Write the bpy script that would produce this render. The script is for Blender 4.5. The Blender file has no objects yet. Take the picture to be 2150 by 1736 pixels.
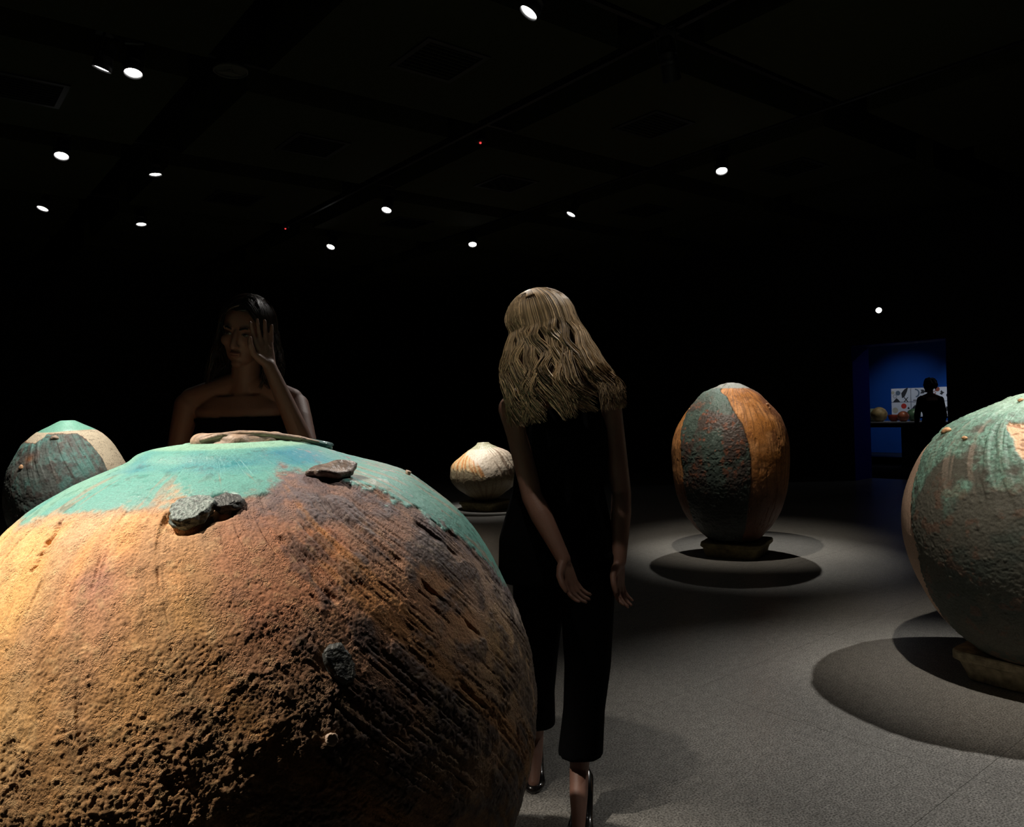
import bpy, bmesh, math, random
import numpy as np
from mathutils import Vector, Matrix
random.seed(7)
C = bpy.context.scene.collection
SC = bpy.context.scene

# ------------------------------------------------------------------ frame of reference
# The room runs along world x / y; the photographer looks diagonally across it.
AX = np.array([.781, .624]); BX = np.array([-.624, .781])
AX /= np.linalg.norm(AX); BX /= np.linalg.norm(BX)
def W(X, Y):
    """metres right of / in front of the photographer -> room x, y"""
    return (AX[0]*X + AX[1]*Y, BX[0]*X + BX[1]*Y)
def W3(p):
    a, b = W(p[0], p[1]); return Vector((a, b, p[2]))
VIEW_ROT = math.atan2(BX[0], AX[0])     # turns local x to "right of the photographer"

# ------------------------------------------------------------------ camera
F_PX = 1634.
cam = bpy.data.cameras.new('camera'); co = bpy.data.objects.new('camera', cam); C.objects.link(co)
cam.sensor_fit = 'HORIZONTAL'; cam.sensor_width = 36; cam.lens = 36*F_PX/2150
cam.clip_start = .05; cam.clip_end = 100
_r, _p = .033, 13/F_PX
_f = np.array([0, math.cos(_p), -math.sin(_p)]); _h = np.array([1., 0, 0]); _u = np.cross(_h, _f)
_i = _h*math.cos(_r)-_u*math.sin(_r); _j = _h*math.sin(_r)+_u*math.cos(_r)
mi, mj, mf = W3(_i), W3(_j), W3(_f)
co.matrix_world = Matrix(((mi.x, mj.x, -mf.x, 0), (mi.y, mj.y, -mf.y, 0), (mi.z, mj.z, -mf.z, 1.35), (0, 0, 0, 1)))
SC.camera = co

# ------------------------------------------------------------------ world, exposure
wd = bpy.data.worlds.new('world'); SC.world = wd; wd.use_nodes = True
wd.node_tree.nodes['Background'].inputs[0].default_value = (.5, .6, .5, 1)
wd.node_tree.nodes['Background'].inputs[1].default_value = 0.0
SC.view_settings.view_transform = 'Standard'; SC.view_settings.look = 'None'
SC.view_settings.exposure = 0.0; SC.view_settings.gamma = 1; SC.view_settings.use_curve_mapping = False

# ------------------------------------------------------------------ lights: (room x, y, z), aim, cone, power, colour
WARM = (1, .9, .77); NEUT = (1, .96, .9)
BIGC, LEFTC, EGGC, SMALLC, RIGHTC = (-.6, 1.67), (-3.77, 6.6), (1.93, 6.8), (-.38, 10.4), (2.46, 3.6)
def aimv(c, z, dx=0, dy=0): a = W(c[0]+dx, c[1]+dy); return (a[0], a[1], z)
LAMP_Z = 3.745; LK = .902
BEAMS = dict(
 egg_back   =((7.63*LK, 5.5*LK), aimv(EGGC, .0, .15, .0), 37, 380, NEUT),
 egg_front  =((4.42, 3.60), aimv(EGGC, .8, .0, .15), 38, 260, WARM),
 right_back =((5.07, .85), aimv(RIGHTC, .0, -.50, -.50), 50, 400, NEUT),
 right_front=((2.38, .85), aimv(RIGHTC, .6, -.05, -.05), 40, 320, WARM),
 big_key    =((-.86, 2.29), aimv(BIGC, .95, -.1, -.1), 31, 900, WARM),
 big_back   =((3.45*LK, 4.0*LK), aimv(BIGC, 1.1, .3, .3), 36, 210, NEUT),
 big_rim    =((3.10, 1.47), aimv(BIGC, .95, 0, 0), 27, 180, NEUT),
 hair_fill  =((1.0, 1.47), (1.64, 1.96, 1.7), 26, 65, WARM),  # added lamp, out of view, brightening the blonde hair from above
 left_front =((1.54*LK, 6.45*LK), aimv(LEFTC, .8), 34, 380, NEUT),
 left_back  =((1.42*LK, 8.86*LK), aimv(LEFTC, .0, -.2, .2), 38, 200, NEUT),
 small_side =((5.21*LK, 9.04*LK), aimv(SMALLC, .6), 23, 620, NEUT),
 small_back =((7.47*LK, 10.23*LK), aimv(SMALLC, .1), 34, 200, NEUT),
)

# ------------------------------------------------------------------ helpers
def tag(o, label=None, cat=None, group=None, kind=None):
    if label: o['label'] = label
    if cat: o['category'] = cat
    if group: o['group'] = group
    if kind: o['kind'] = kind
    return o
def empty(name, loc, label, cat, group=None, rz=0):
    o = bpy.data.objects.new(name, None); C.objects.link(o); o.location = loc; o.rotation_euler = (0, 0, rz)
    o.empty_display_size = .1
    return tag(o, label, cat, group)
def link(name, me, mat=None, parent=None, smooth=False):
    o = bpy.data.objects.new(name, me); C.objects.link(o)
    if mat is not None and not me.materials:
        for m in (mat if isinstance(mat, (list, tuple)) else [mat]): me.materials.append(m)
    if parent: o.parent = parent
    if smooth: me.polygons.foreach_set('use_smooth', [True]*len(me.polygons))
    return o
def bm_mesh(bm, name='mesh'):
    me = bpy.data.meshes.new(name); bm.normal_update(); bm.to_mesh(me); bm.free(); return me
def box(bm, lo, hi, bev=0, mi=0):
    lo, hi = Vector(lo), Vector(hi)
    r = bmesh.ops.create_cube(bm, size=1, matrix=Matrix.Translation((lo+hi)/2) @ Matrix.Diagonal((*(hi-lo), 1)))
    if bev:
        es = list({e for v in r['verts'] for e in v.link_edges})
        bmesh.ops.bevel(bm, geom=es, offset=bev, segments=2, profile=.6, affect='EDGES')
def tube(bm, p0, p1, r0, r1=None, n=16, cap=True):
    p0, p1 = Vector(p0), Vector(p1); r1 = r0 if r1 is None else r1; d = p1-p0
    M = Matrix.Translation((p0+p1)/2) @ d.to_track_quat('Z', 'Y').to_matrix().to_4x4()
    return bmesh.ops.create_cone(bm, cap_ends=cap, cap_tris=False, segments=n, radius1=r0, radius2=r1, depth=d.length, matrix=M)
def lathe(bm, prof, n=32, c=(0, 0), M=None):
    rings = []
    for r, z in prof:
        vs = []
        for k in range(n):
            a = 2*math.pi*k/n; p = Vector((c[0]+r*math.cos(a), c[1]+r*math.sin(a), z))
            vs.append(bm.verts.new(M @ p if M else p))
        rings.append(vs)
    for a, b in zip(rings, rings[1:]):
        for k in range(n): bm.faces.new((a[k], a[(k+1) % n], b[(k+1) % n], b[k]))
    bm.faces.new(list(reversed(rings[0]))); bm.faces.new(rings[-1])
def s2l(c): return tuple(((v/255)/12.92 if v/255 <= .04045 else ((v/255+.055)/1.055)**2.4) for v in c)
def s2la(c): c = np.asarray(c, float)/255; return np.where(c <= .04045, c/12.92, ((c+.055)/1.055)**2.4)

def mat(name, col, rough=.7, metal=0, noise=None, bump=None, emit=None, spec=.5, coat=0):
    """noise=(scale, amount); bump=(scale, distance)"""
    m = bpy.data.materials.new(name); m.use_nodes = True; N = m.node_tree.nodes; L = m.node_tree.links
    b = N['Principled BSDF']; b.inputs['Roughness'].default_value = rough; b.inputs['Metallic'].default_value = metal
    b.inputs['Base Color'].default_value = (*col, 1); b.inputs['Specular IOR Level'].default_value = spec
    b.inputs['Coat Weight'].default_value = coat
    tc = N.new('ShaderNodeTexCoord')
    if noise:
        n = N.new('ShaderNodeTexNoise'); n.inputs['Scale'].default_value = noise[0]; n.inputs['Detail'].default_value = 6
        L.new(tc.outputs['Object'], n.inputs['Vector'])
        r = N.new('ShaderNodeMapRange'); r.inputs[3].default_value = 1-noise[1]; r.inputs[4].default_value = 1+noise[1]
        r.inputs[1].default_value = .3; r.inputs[2].default_value = .7
        L.new(n.outputs['Fac'], r.inputs[0])
        x = N.new('ShaderNodeVectorMath'); x.operation = 'SCALE'; x.inputs[0].default_value = col
        L.new(r.outputs[0], x.inputs['Scale']); L.new(x.outputs[0], b.inputs['Base Color'])
    if bump:
        n = N.new('ShaderNodeTexNoise'); n.inputs['Scale'].default_value = bump[0]; n.inputs['Detail'].default_value = 4
        L.new(tc.outputs['Object'], n.inputs['Vector'])
        u = N.new('ShaderNodeBump'); u.inputs['Distance'].default_value = bump[1]; L.new(n.outputs['Fac'], u.inputs['Height'])
        L.new(u.outputs[0], b.inputs['Normal'])
    if emit:
        b.inputs['Emission Color'].default_value = (*emit[0], 1); b.inputs['Emission Strength'].default_value = emit[1]
    return m

M = {}
M['black_wall'] = mat('black_wall_paint', (.012, .013, .012), .8, noise=(3, .1), bump=(60, .001))
M['black_metal'] = mat('black_metal', (.012, .012, .012), .5, noise=(20, .2))
M['ceil_slab'] = mat('black_ceiling_void', (.004, .004, .004), .95, noise=(5, .1), spec=.1)
M['ceil_panel'] = mat('dark_ceiling_panel', (.040, .045, .022), .9, noise=(12, .06), bump=(150, .001), spec=.1)
M['vent'] = mat('dark_vent_metal', (.010, .011, .009), .6, noise=(40, .1))
M['blue_wall'] = mat('deep_blue_wall_paint', (.001, .045, .24), .75, noise=(2, .05), bump=(80, .001), spec=.2)
M['blue_jamb'] = mat('dark_blue_reveal_paint', (.01, .012, .40), .7, noise=(2, .05), spec=.2)
M['carpet'] = mat('black_carpet', (.008, .008, .009), .95, noise=(90, .3), bump=(200, .002), spec=.1)
M['table'] = mat('dark_blue_lacquer', (.02, .035, .07), .35, noise=(8, .1))
M['tabletop'] = mat('pale_tabletop', (.30, .32, .38), .4, noise=(8, .1))
M['cabinet'] = mat('black_lacquer', (.006, .008, .012), .5, noise=(8, .1))
M['lens'] = mat('lamp_lens', (.9, .9, .9), .3, emit=((1, .98, .95), 14), noise=(30, .02))
M['red_led'] = mat('red_indicator', (.5, .02, .02), .3, emit=((1, .05, .05), 1.6), noise=(30, .02))
M['offwhite'] = mat('offwhite_plastic', (.10, .10, .075), .5, noise=(20, .05))
M['board'] = mat('white_print_board', (.62, .62, .68), .5, noise=(30, .04))

# floor: speckled grey terrazzo
def floor_mat():
    m = bpy.data.materials.new('grey_speckled_floor'); m.use_nodes = True; N = m.node_tree.nodes; L = m.node_tree.links
    b = N['Principled BSDF']; g = N.new('ShaderNodeNewGeometry')
    def nz(s, d=4):
        n = N.new('ShaderNodeTexNoise'); n.inputs['Scale'].default_value = s; n.inputs['Detail'].default_value = d
        L.new(g.outputs['Position'], n.inputs['Vector']); return n
    a, c, e = nz(150, 2), nz(26, 6), nz(1.3, 5)
    r = N.new('ShaderNodeValToRGB'); r.color_ramp.elements[0].position = .36; r.color_ramp.elements[1].position = .62
    r.color_ramp.elements[0].color = (.13, .126, .115, 1); r.color_ramp.elements[1].color = (.40, .385, .355, 1)
    L.new(a.outputs['Fac'], r.inputs[0])
    mr = N.new('ShaderNodeMapRange'); mr.inputs[1].default_value = .3; mr.inputs[2].default_value = .7
    mr.inputs[3].default_value = .82; mr.inputs[4].default_value = 1.15; L.new(c.outputs['Fac'], mr.inputs[0])
    m2 = N.new('ShaderNodeMapRange'); m2.inputs[1].default_value = .3; m2.inputs[2].default_value = .7
    m2.inputs[3].default_value = .88; m2.inputs[4].default_value = 1.1; L.new(e.outputs['Fac'], m2.inputs[0])
    k = N.new('ShaderNodeMath'); k.operation = 'MULTIPLY'; L.new(mr.outputs[0], k.inputs[0]); L.new(m2.outputs[0], k.inputs[1])
    v = N.new('ShaderNodeVectorMath'); v.operation = 'SCALE'; L.new(r.outputs[0], v.inputs[0]); L.new(k.outputs[0], v.inputs['Scale'])
    L.new(v.outputs[0], b.inputs['Base Color'])
    b.inputs['Roughness'].default_value = .28; b.inputs['Specular IOR Level'].default_value = .35
    u = N.new('ShaderNodeBump'); u.inputs['Distance'].default_value = .0006; u.inputs['Strength'].default_value = .6
    L.new(a.outputs['Fac'], u.inputs['Height']); L.new(u.outputs[0], b.inputs['Normal'])
    return m
M['floor'] = floor_mat()
M['grout'] = mat('dark_grout', (.16, .155, .14), .9, noise=(30, .1))

# ------------------------------------------------------------------ room shell
X0, X1, Y0, Y1 = -5.5, 11.98, -4.6, 16.2
CZ = 3.92; TZ = 3.98
fl = bmesh.new(); box(fl, (X0, Y0, -.2), (X1+.54, Y1, -.003)); floor = link('floor', bm_mesh(fl), M['grout']); tag(floor, kind='structure')
TS = 1.2
tb = bmesh.new(); box(tb, (-TS/2+.0008, -TS/2+.0008, -.006), (TS/2-.0008, TS/2-.0008, 0)); 
tme = bm_mesh(tb, 'tile')
top_e = None
tme.materials.append(M['floor'])
tx = X0
nx = int(math.ceil((X1+.54-X0)/TS)); ny = int(math.ceil((Y1-Y0)/TS))
oy = 1.14 - math.floor((1.14-Y0)/TS)*TS
for a in range(nx):
    for b in range(-1, ny):
        x, y = X1+.54-TS*(a+.5), oy+TS*(b+.5)
        if x-TS/2 < X0-.01 or y-TS/2 < Y0-.01 or y+TS/2 > Y1+.01: continue
        t = link('floor_tile', tme, None, floor); t.location = (x, y, 0)

def wall(name, lo, hi, m='black_wall'):
    b = bmesh.new(); box(b, lo, hi); o = link(name, bm_mesh(b), M[m]); tag(o, kind='structure'); return o
wall('wall_north', (X0, Y1, -.2), (X1+.54, Y1+.2, 4.45))
wall('wall_south', (X0, Y0-.2, -.2), (X1+.54, Y0, 4.45))
wall('wall_west', (X0-.2, Y0-.2, -.2), (X0, Y1+.2, 4.45))
# east wall with the doorway to the blue room
DY0, DY1, DZ = 4.87, 6.30, 2.15
b = bmesh.new()
box(b, (X1, Y0-.2, -.2), (X1+.54, DY0, 4.45)); box(b, (X1, DY1, -.2), (X1+.54, Y1+.2, 4.45)); box(b, (X1, DY0, DZ), (X1+.54, DY1, 4.45))
we = link('wall_east', bm_mesh(b), M['black_wall']); tag(we, kind='structure')
b = bmesh.new(); th = .012
box(b, (X1+.01, DY1-th, 0), (X1+.54, DY1, DZ)); box(b, (X1+.01, DY0, 0), (X1+.54, DY0+th, DZ)); box(b, (X1+.01, DY0+th, DZ-th), (X1+.54, DY1-th, DZ))
tr = link('trim_1', bm_mesh(b), M['blue_jamb']); tag(tr, kind='structure')

# ceiling: black void with square panels between recessed channels
b = bmesh.new(); box(b, (X0, Y0, 4.3), (X1+.54, Y1, 4.4)); ceil = link('ceiling', bm_mesh(b), M['ceil_slab']); tag(ceil, kind='structure')
PXW, PYW = 1.914, 1.784; px0, py0 = 2.288, 6.09; PPX, PPY = 2.358, 2.205
b = bmesh.new(); box(b, (-PXW/2, -PYW/2, 0), (PXW/2, PYW/2, .38)); pme = bm_mesh(b, 'ceiling_panel'); pme.materials.append(M['ceil_panel'])
centres = []
for a in range(-4, 5):
    for c in range(-6, 6):
        cx, cy = px0+PPX*a+PXW/2, py0+PPY*c+PYW/2
        if cx-PXW/2 < X0 or cx+PXW/2 > X1 or cy-PYW/2 < Y0 or cy+PYW/2 > Y1: continue
        p = link('ceiling_panel', pme, None, ceil); p.location = (cx, cy, CZ); centres.append((a, c, cx, cy))

# ------------------------------------------------------------------ numpy noise
_tab = np.random.RandomState(5).rand(65536).astype(np.float32)
def _hash(ix, iy, iz, s): return _tab[((ix*73856093) ^ (iy*19349663) ^ (iz*83492791) ^ (s*2654435)) & 65535]
def vnoise(P, s=0):
    I = np.floor(P).astype(np.int64); f = (P-I).astype(np.float32); f = f*f*f*(f*(f*6-15)+10)
    x, y, z = I[:, 0], I[:, 1], I[:, 2]; fx, fy, fz = f[:, 0], f[:, 1], f[:, 2]
    def l(dy, dz): a = _hash(x, y+dy, z+dz, s); return a+(_hash(x+1, y+dy, z+dz, s)-a)*fx
    a = l(0, 0); a = a+(l(1, 0)-a)*fy; c = l(0, 1); c = c+(l(1, 1)-c)*fy
    return a+(c-a)*fz
def fbm(P, f, o=4, s=0, g=.5):
    out = 0; a = 1; t = 0
    for k in range(o): out = out+a*vnoise(P*f+k*17.3, s+k); t += a; a *= g; f *= 2.03
    return out/t
def worley(P, f, s=0):
    Q = (P*f).astype(np.float32); I = np.floor(Q).astype(np.int64); fr = Q-I; best = np.full(len(P), 9., np.float32)
    for dx in (-1, 0, 1):
        for dy in (-1, 0, 1):
            for dz in (-1, 0, 1):
                a, b_, c = I[:, 0]+dx, I[:, 1]+dy, I[:, 2]+dz
                d = (dx+_hash(a, b_, c, s)-fr[:, 0])**2+(dy+_hash(a, b_, c, s+11)-fr[:, 1])**2+(dz+_hash(a, b_, c, s+23)-fr[:, 2])**2
                np.minimum(best, d, out=best)
    return np.sqrt(best)
def sst(a, b, x): t = np.clip((x-a)/(b-a), 0, 1); return t*t*(3-2*t)
def mix(a, b, t): return a+(b-a)*t[:, None]
def pchip(xk, yk, x):
    xk = np.array(xk, float); yk = np.array(yk, float); hh = np.diff(xk); dl = np.diff(yk)/hh
    m = np.zeros_like(yk); m[1:-1] = (dl[:-1]+dl[1:])/2; m[0] = dl[0]; m[-1] = dl[-1]
    k = np.clip(np.searchsorted(xk, x)-1, 0, len(xk)-2); t = np.clip((x-xk[k])/hh[k], 0, 1)
    return (2*t**3-3*t**2+1)*yk[k]+(t**3-2*t**2+t)*hh[k]*m[k]+(-2*t**3+3*t**2)*yk[k+1]+(t**3-t**2)*hh[k]*m[k+1]

def clay_mat(name, bump_d=.0012, bscale=260, crumb=0):
    m = bpy.data.materials.new(name); m.use_nodes = True; N = m.node_tree.nodes; L = m.node_tree.links
    b = N['Principled BSDF']
    a = N.new('ShaderNodeAttribute'); a.attribute_name = 'clay_colour'
    rr = N.new('ShaderNodeAttribute'); rr.attribute_name = 'clay_roughness'
    tc = N.new('ShaderNodeTexCoord')
    n = N.new('ShaderNodeTexNoise'); n.inputs['Scale'].default_value = bscale; n.inputs['Detail'].default_value = 5
    L.new(tc.outputs['Object'], n.inputs['Vector'])
    mr = N.new('ShaderNodeMapRange'); mr.inputs[1].default_value = .3; mr.inputs[2].default_value = .7
    mr.inputs[3].default_value = .72; mr.inputs[4].default_value = 1.25; L.new(n.outputs['Fac'], mr.inputs[0])
    v = N.new('ShaderNodeVectorMath'); v.operation = 'SCALE'; L.new(a.outputs['Color'], v.inputs[0]); L.new(mr.outputs[0], v.inputs['Scale'])
    L.new(v.outputs[0], b.inputs['Base Color']); L.new(rr.outputs['Fac'], b.inputs['Roughness'])
    n2 = N.new('ShaderNodeTexNoise'); n2.inputs['Scale'].default_value = bscale*.55; n2.inputs['Detail'].default_value = 8
    n2.inputs['Roughness'].default_value = .65
    L.new(tc.outputs['Object'], n2.inputs['Vector'])
    u = N.new('ShaderNodeBump'); u.inputs['Distance'].default_value = bump_d; u.inputs['Strength'].default_value = 1
    L.new(n2.outputs['Fac'], u.inputs['Height']); L.new(u.outputs[0], b.inputs['Normal'])
    if crumb:
        vo = N.new('ShaderNodeTexVoronoi'); vo.inputs['Scale'].default_value = crumb
        dn = N.new('ShaderNodeTexNoise'); dn.inputs['Scale'].default_value = 90; dn.inputs['Detail'].default_value = 3; L.new(tc.outputs['Object'], dn.inputs['Vector'])
        dv = N.new('ShaderNodeVectorMath'); dv.operation = 'MULTIPLY_ADD'; dv.inputs[1].default_value = (.022, .022, .022)
        L.new(dn.outputs['Color'], dv.inputs[0]); L.new(tc.outputs['Object'], dv.inputs[2]); L.new(dv.outputs[0], vo.inputs['Vector'])
        mk = N.new('ShaderNodeTexNoise'); mk.inputs['Scale'].default_value = 34; mk.inputs['Detail'].default_value = 5; L.new(tc.outputs['Object'], mk.inputs['Vector'])
        mm_ = N.new('ShaderNodeMapRange'); mm_.inputs[1].default_value = .42; mm_.inputs[2].default_value = .62; mm_.inputs[3].default_value = .12; mm_.inputs[4].default_value = 1; L.new(mk.outputs['Fac'], mm_.inputs[0])
        iv = N.new('ShaderNodeMath'); iv.operation = 'SUBTRACT'; iv.inputs[0].default_value = 1; L.new(vo.outputs['Distance'], iv.inputs[1])
        u2 = N.new('ShaderNodeBump'); u2.inputs['Distance'].default_value = .9/crumb*.5
        su = N.new('ShaderNodeMapRange'); su.inputs[1].default_value = .55; su.inputs[2].default_value = .85; su.inputs[3].default_value = .15; su.inputs[4].default_value = 1
        L.new(rr.outputs['Fac'], su.inputs[0]); mu = N.new('ShaderNodeMath'); mu.operation = 'MULTIPLY'; L.new(su.outputs[0], mu.inputs[0]); L.new(mm_.outputs[0], mu.inputs[1]); L.new(mu.outputs[0], u2.inputs['Strength'])
        L.new(iv.outputs[0], u2.inputs['Height']); L.new(u.outputs[0], u2.inputs['Normal']); L.new(u2.outputs[0], b.inputs['Normal'])
    return m

def vase_mesh(zk, R, Lo, nd, nc, nz, colfn, dispfn, top, dense=95, zpow=1.0, zsplit=None):
    """surface of revolution (theta 0 faces local -Y) with real relief; top = [(r, z)...] rows closing the mouth"""
    th = np.concatenate([np.linspace(-dense, dense, nd), np.linspace(dense, 360-dense, nc+2)[1:-1]])
    zs = np.linspace(zk[0], zk[-1], 4000); rs = pchip(zk, R, zs)
    w = np.hypot(np.diff(zs), np.diff(rs))
    if zsplit: w = w*np.where(zs[1:] < zsplit, .3, 1)
    s = np.concatenate([[0], np.cumsum(w)])
    zz = np.interp(np.linspace(0, s[-1], nz), s, zs); rr = pchip(zk, R, zz); lo = pchip(zk, Lo, zz)
    drdz = np.gradient(rr, zz); nl = np.hypot(1, drdz); nr, nzv = 1/nl, -drdz/nl
    nt = len(th); T = np.radians(th)
    sx, sy = np.sin(T), -np.cos(T)
    Z = np.repeat(zz, nt); RR = np.repeat(rr, nt); TH = np.tile(th, nz); TH = np.where(TH > 180, TH-360, TH)
    Px = np.repeat(lo, nt)+RR*np.tile(sx, nz); Py = RR*np.tile(sy, nz)
    P = np.stack([Px, Py, Z], 1)
    Nn = np.stack([np.repeat(nr, nt)*np.tile(sx, nz), np.repeat(nr, nt)*np.tile(sy, nz), np.repeat(nzv, nt)], 1)
    colr, rough, aux = colfn(P, TH, Z)
    d = dispfn(P, TH, Z, aux)
    fade = np.minimum(1, np.minimum(np.repeat(np.arange(nz), nt), np.repeat(np.arange(nz)[::-1], nt))/6.)
    V = P+Nn*(d*fade)[:, None]
    # closing rows
    rows = [V]; extra = []
    lt = lo[-1]
    for r, z in top:
        extra.append(np.stack([lt+r*sx, r*sy, np.full(nt, z)], 1))
    nb = len(extra)
    bot = np.array([[lo[0], 0, zk[0]]]); tp = np.array([[lt, 0, top[-1][1] if top else zz[-1]]])
    V = np.concatenate([V]+extra+[bot, tp]); nrow = nz+nb
    ce = np.concatenate([colr]+[colr[-nt:]]*nb+[colr[:1], colr[-1:]]); re = np.concatenate([rough]+[rough[-nt:]]*nb+[rough[:1], rough[-1:]])
    k = np.arange(nt); k1 = (k+1) % nt; r0 = (np.arange(nrow-1)*nt)[:, None]
    q = np.stack([r0+k, r0+k1, r0+nt+k1, r0+nt+k], 2).reshape(-1, 4)
    ib = len(V)-2; it = len(V)-1
    t1 = np.stack([np.full(nt, ib), k1, k], 1); t2 = np.stack([np.full(nt, it), (nrow-1)*nt+k, (nrow-1)*nt+k1], 1)
    me = bpy.data.meshes.new('vase'); nq = len(q); ntr = 2*nt
    me.vertices.add(len(V)); me.vertices.foreach_set('co', V.astype(np.float32).ravel())
    me.loops.add(nq*4+ntr*3); me.loops.foreach_set('vertex_index', np.concatenate([q.ravel(), t1.ravel(), t2.ravel()]).astype(np.int32))
    me.polygons.add(nq+ntr)
    me.polygons.foreach_set('loop_start', np.concatenate([np.arange(nq)*4, nq*4+np.arange(ntr)*3]).astype(np.int32))
    me.polygons.foreach_set('use_smooth', np.ones(nq+ntr, bool))
    me.update(calc_edges=True)
    ca = me.color_attributes.new('clay_colour', 'FLOAT_COLOR', 'POINT')
    ca.data.foreach_set('color', np.concatenate([ce, np.ones((len(ce), 1))], 1).astype(np.float32).ravel())
    ra = me.attributes.new('clay_roughness', 'FLOAT', 'POINT'); ra.data.foreach_set('value', re.astype(np.float32))
    return me
def vase_root(name, c, label, group=None):
    a = W(*c); lat = np.array([c[1], -c[0]])/math.hypot(*c); l2 = W(lat[0], lat[1])
    return empty(name, (a[0], a[1], 0), label, 'vase', group, math.atan2(l2[1], l2[0]))
def anchors(TH, Z, A, P, warp=.03, rs=.6, p=3.2, s=50):
    u = np.radians(TH)*rs+(fbm(P, 9, 3, s)-.5)*2*warp*2; v = Z+(fbm(P, 9, 3, s+9)-.5)*2*warp*2
    num = 0; den = 0
    for t, z, c in A:
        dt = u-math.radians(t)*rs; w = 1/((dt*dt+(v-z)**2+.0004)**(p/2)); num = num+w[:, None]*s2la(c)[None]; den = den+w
    return num/den[:, None]
def rgb(c): return s2la(c)[None]
def swirl(TH, Z, k, rs=.6): return np.radians(TH)*rs+k*Z
def stone_mesh(seed, rx, ry, rz, top_flat=.5, sub=4, rough=.12):
    bm = bmesh.new(); bmesh.ops.create_icosphere(bm, subdivisions=sub, radius=1)
    P = np.array([v.co[:] for v in bm.verts]); n = fbm(P+seed*7.1, 1.3, 4, seed); n2 = fbm(P+seed*3.1, 5, 3, seed+3)
    for v, a, b_ in zip(bm.verts, n, n2):
        c = v.co*(1+(a-.5)*.7+(b_-.5)*rough*2)
        c.z = min(c.z, top_flat+(b_-.5)*.15)
        v.co = Vector((c.x*rx, c.y*ry, c.z*rz))
    me = bm_mesh(bm, 'stone'); me.polygons.foreach_set('use_smooth', [True]*len(me.polygons)); return me
def place_on(o, zk, R, Lo, th, z, lift=0, spin=0):
    r = float(pchip(zk, R, np.array([z]))[0]); r2 = float(pchip(zk, R, np.array([z+.01]))[0]); l = float(pchip(zk, Lo, np.array([z]))[0])
    t = math.radians(th); dr = (r2-r)/.01; n = Vector((math.sin(t), -math.cos(t), -dr)).normalized()
    p = Vector((l+r*math.sin(t), -r*math.cos(t), z))+n*lift
    e = Vector((math.cos(t), math.sin(t), 0)); u = n.cross(e)
    o.matrix_local = Matrix.Translation(p) @ Matrix((( e.x, u.x, n.x), (e.y, u.y, n.y), (e.z, u.z, n.z))).to_4x4() @ Matrix.Rotation(spin, 4, 'Z')

# square clay stand: slab with overhanging lip tapering towards the floor
M['stand'] = mat('olive_clay_stand', (.17, .135, .06), .85, noise=(22, .35), bump=(70, .004))
M['stand_sand'] = mat('sandy_clay_stand', (.40, .33, .21), .85, noise=(26, .4), bump=(70, .004))
def stand(c, s, h, yaw, label, m='stand', fw=.86, group='square clay stands under the vases'):
    bm = bmesh.new(); n = 80
    prof = [(.97, h*.9, 0), (1, h, 0)]
    rows = [(fw*.985, 0), (fw, .006), (fw+.03, h*.35), (fw+.065, h*.6), (fw+.08, h*.64), (.99, h*.70), (1.0, h*.76), (1.0, h*.95), (.985, h), (.9, h+.001)]
    rings = []
    for k, z in rows:
        vs = []
        for q in range(n):
            a = 2*math.pi*q/n+1e-3; e = 9
            r = 1/((abs(math.cos(a))**e+abs(math.sin(a))**e)**(1/e))
            j = 1+.012*math.sin(5*a+z*30)+.008*math.sin(13*a+k*9)+random.uniform(-.006, .006)
            if z < .001: j = 1
            vs.append(bm.verts.new((s/2*k*r*math.cos(a)*j, s/2*k*r*math.sin(a)*j, z)))
        rings.append(vs)
    for a, b_ in zip(rings, rings[1:]):
        for q in range(n): bm.faces.new((a[q], a[(q+1) % n], b_[(q+1) % n], b_[q]))
    bm.faces.new(list(reversed(rings[0]))); bm.faces.new(rings[-1])
    o = link('clay_stand', bm_mesh(bm), M[m]); p = W(*c); o.location = (p[0], p[1], 0); o.rotation_euler = (0, 0, VIEW_ROT+math.radians(yaw))
    tag(o, label, 'stand', group); return o

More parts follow.
